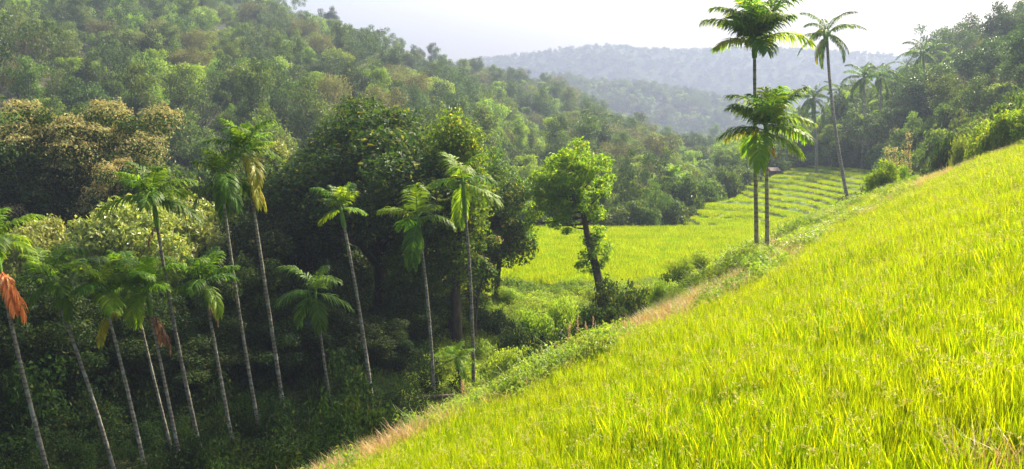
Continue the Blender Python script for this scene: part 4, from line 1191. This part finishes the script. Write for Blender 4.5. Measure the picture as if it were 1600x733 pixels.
sow(4500, 905, 1245, 96, 600, 5.2, 'valley', lambda p_, y_: y_ > np.interp(p_, [900, 1030, 1100, 1180, 1240, 1250], [96, 98, 122, 150, 168, 170]))
sow(5500, 1236, 1900, 100, 300, 3.5, 'right', lambda p_, y_: y_ > np.interp(p_, [1236, 1300, 1350, 1400, 1480, 1700], [154, 141, 128, 112, 92, 84]))

def hlabel(kind, z_, px, py):
    w = WORD[kind][1] if z_ != 'left' else {'tall': 'oval', 'olive': 'olive', 'column': 'columnar', 'airy': 'sparse', 'bright': 'light green'}.get(kind, WORD[kind][1])
    if z_ == 'left':
        xb = ['above leftmost palms', 'above the broad pinkish tree', 'above the tallest stream palm', 'left of the huge dark tree', 'above the huge dark tree', 'above the vine wrapped tree', 'above the paddy tree', 'right of the paddy tree']
        xi = int(np.searchsorted([110, 280, 420, 540, 680, 780, 930], px))
        yb = ['at the top of', 'high on', 'halfway up', 'low on', 'at the foot of']
        yi = int(np.searchsorted([30, 85, 140, 200], py))
        return f'{w} tree {yb[yi]} the left hill {xb[xi]}'
    if z_ == 'valley':
        xi = int(np.searchsorted([1000, 1080, 1160], px)); yi = int(np.searchsorted([220, 270], py))
        xb = ['behind the lone paddy tree', 'behind the lowest terraces', 'behind the middle terraces', 'behind the palm pair']
        yb = ['deep in the hazy valley', 'in the middle of the valley', 'at the near edge of the valley']
        return f'{w} tree {yb[yi]} {xb[xi]}'
    xi = int(np.searchsorted([1300, 1370, 1430, 1500, 1560], px)); yi = int(np.searchsorted([70, 130, 190], py))
    xb = ['at its left end', 'beside the curved coconut palm', 'above the bright rounded bush', 'above the round tidy bush', 'above the loose bright shrub', 'at the right frame edge']
    yb = ['on the skyline', 'in the upper part', 'in the middle', 'in the lowest row']
    return f'{w} tree {yb[yi]} of the right hill {xb[xi]}'

# rank candidates by how large they show
vis = []
for (x_, y_, z_, zn_) in cand:
    px, py = proj(x_, y_, z_ + 8)
    hidden = (px < -40 or px > 1640 or py < -60)
    if zn_ == 'left':
        cover = np.interp(px, [0, 100, 240, 300, 450, 520, 700, 760, 830], [205, 168, 190, 215, 225, 185, 165, 215, 250])
        if py > cover + 12 and px < 830: hidden = True
    vis.append((hidden, y_))
order = sorted(range(len(cand)), key=lambda i: (vis[i][0], vis[i][1] * (1.0 if cand[i][3] != 'right' else .8)))
n_vis = sum(1 for v in vis if not v[0])
single = set(order[:min(290, n_vis)])
far_i = []
used = set()
for i, (x_, y_, z_, zn_) in enumerate(cand):
    kind = pick(zn_)
    s_ = float(g.uniform(.55, 1.1)) * .85 * (1.15 if g.uniform() < .12 else 1)
    px, py = proj(x_, y_, z_ + 8)
    if zn_ == 'right' and px > 1440 and y_ > 120 and kind in ('round', 'airy'): s_ *= 1.3
    if zn_ == 'valley' and y_ < 170: s_ *= .62
    if zn_ == 'left' and 780 < px < 1030 and y_ < 150: s_ *= .7
    if zn_ == 'right' and px < 1320: s_ *= .9
    var = int(g.integers(0, len(PROT[kind])))
    rzz = float(g.uniform(0, 6.28))
    if i in single:
        ms = PROT[kind][var]
        grp = {'left': 'trees on the left hillside', 'valley': 'trees in the valley wood', 'right': 'trees on the right hill'}[zn_]
        place_tree(WORD[kind][0], ms, (x_, y_, z_ - .2), (s_, s_, s_ * float(g.uniform(.95, 1.4) if zn_ != 'right' else g.uniform(.85, 1.15))), rzz, hlabel(kind, zn_, px, py), 'tree', grp)
    else:
        far_i.append((x_, y_, z_ - .2, rzz, s_, kind, var))
# ridge trees
def ridge_points(Rg, n, y_lim, g):
    X_, Y_, Z_ = Rg
    j = g.integers(0, X_.shape[0] - 1, n); i = g.integers(0, X_.shape[1] - 1, n); u, v = g.uniform(size=n), g.uniform(size=n)
    def bl(A): return A[j, i] * (1 - u) * (1 - v) + A[j, i + 1] * u * (1 - v) + A[j + 1, i] * (1 - u) * v + A[j + 1, i + 1] * u * v
    x_, y_, z_ = bl(X_), bl(Y_), bl(Z_)
    k = (y_ < y_lim); px = CX + F_PX * x_ / y_
    k &= (px > 620) & (px < 1560)
    return x_[k], y_[k], z_[k]
keys = [('round', 0), ('round', 1), ('bright', 0), ('olive', 0), ('tall', 0), ('airy', 0), ('tall', 1), ('column', 0), ('column', 1)]
pts, rots, scl, idx = [], [], [], []
for (x_, y_, z_, r_, s_, kd, vr) in far_i:
    pts.append((x_, y_, z_)); rots.append(r_); scl.append((s_, s_, s_ * g.uniform(.95, 1.35))); idx.append(keys.index((kd, vr)))
x_, y_, z_ = ridge_points(R2, 5500, 925, g)
for a_, b_, c_ in zip(x_, y_, z_): pts.append((a_, b_, c_ - 3)); rots.append(g.uniform(0, 6.28)); q_ = g.uniform(.8, 1.35); scl.append((q_, q_, q_ * 1.1)); idx.append(int(g.integers(0, 7)))
x_, y_, z_ = ridge_points(R3, 24000, 1630, g)
for a_, b_, c_ in zip(x_, y_, z_): pts.append((a_, b_, c_ - 4)); rots.append(g.uniform(0, 6.28)); q_ = g.uniform(.6, 1.15); scl.append((q_, q_, q_)); idx.append(int(g.integers(0, 6)))
srcs = []
for kd, vr in keys:
    cr, tr = PROT[kd][vr]
    srcs.append(src('forest_tree_source', cr))
scatter('distant_forest', np.array(pts), np.array(rots), np.array(scl), np.array(idx), srcs, label='distant hazy forest covering the far hillsides and ridges')

# ---------------------------------------------------------------- haze
hz_m, t, out = nt_mat('haze')
pv = t.nodes.new('ShaderNodeVolumePrincipled')
pv.inputs['Color'].default_value = (.275, .325, .47, 1)
pv.inputs['Density'].default_value = .00082
pv.inputs['Anisotropy'].default_value = .25
t.links.new(pv.outputs[0], out.inputs['Volume'])
ac = Acc(); box(ac, -2050, 2050, -2050, 2050, -24, 225)
hz_o = link('haze', ac.mesh('haze', [hz_m]))
tag(hz_o, 'thin bluish haze filling the valley', kind='stuff')
print('cands', len(cand), 'visible', n_vis, 'objects', len(C.objects))
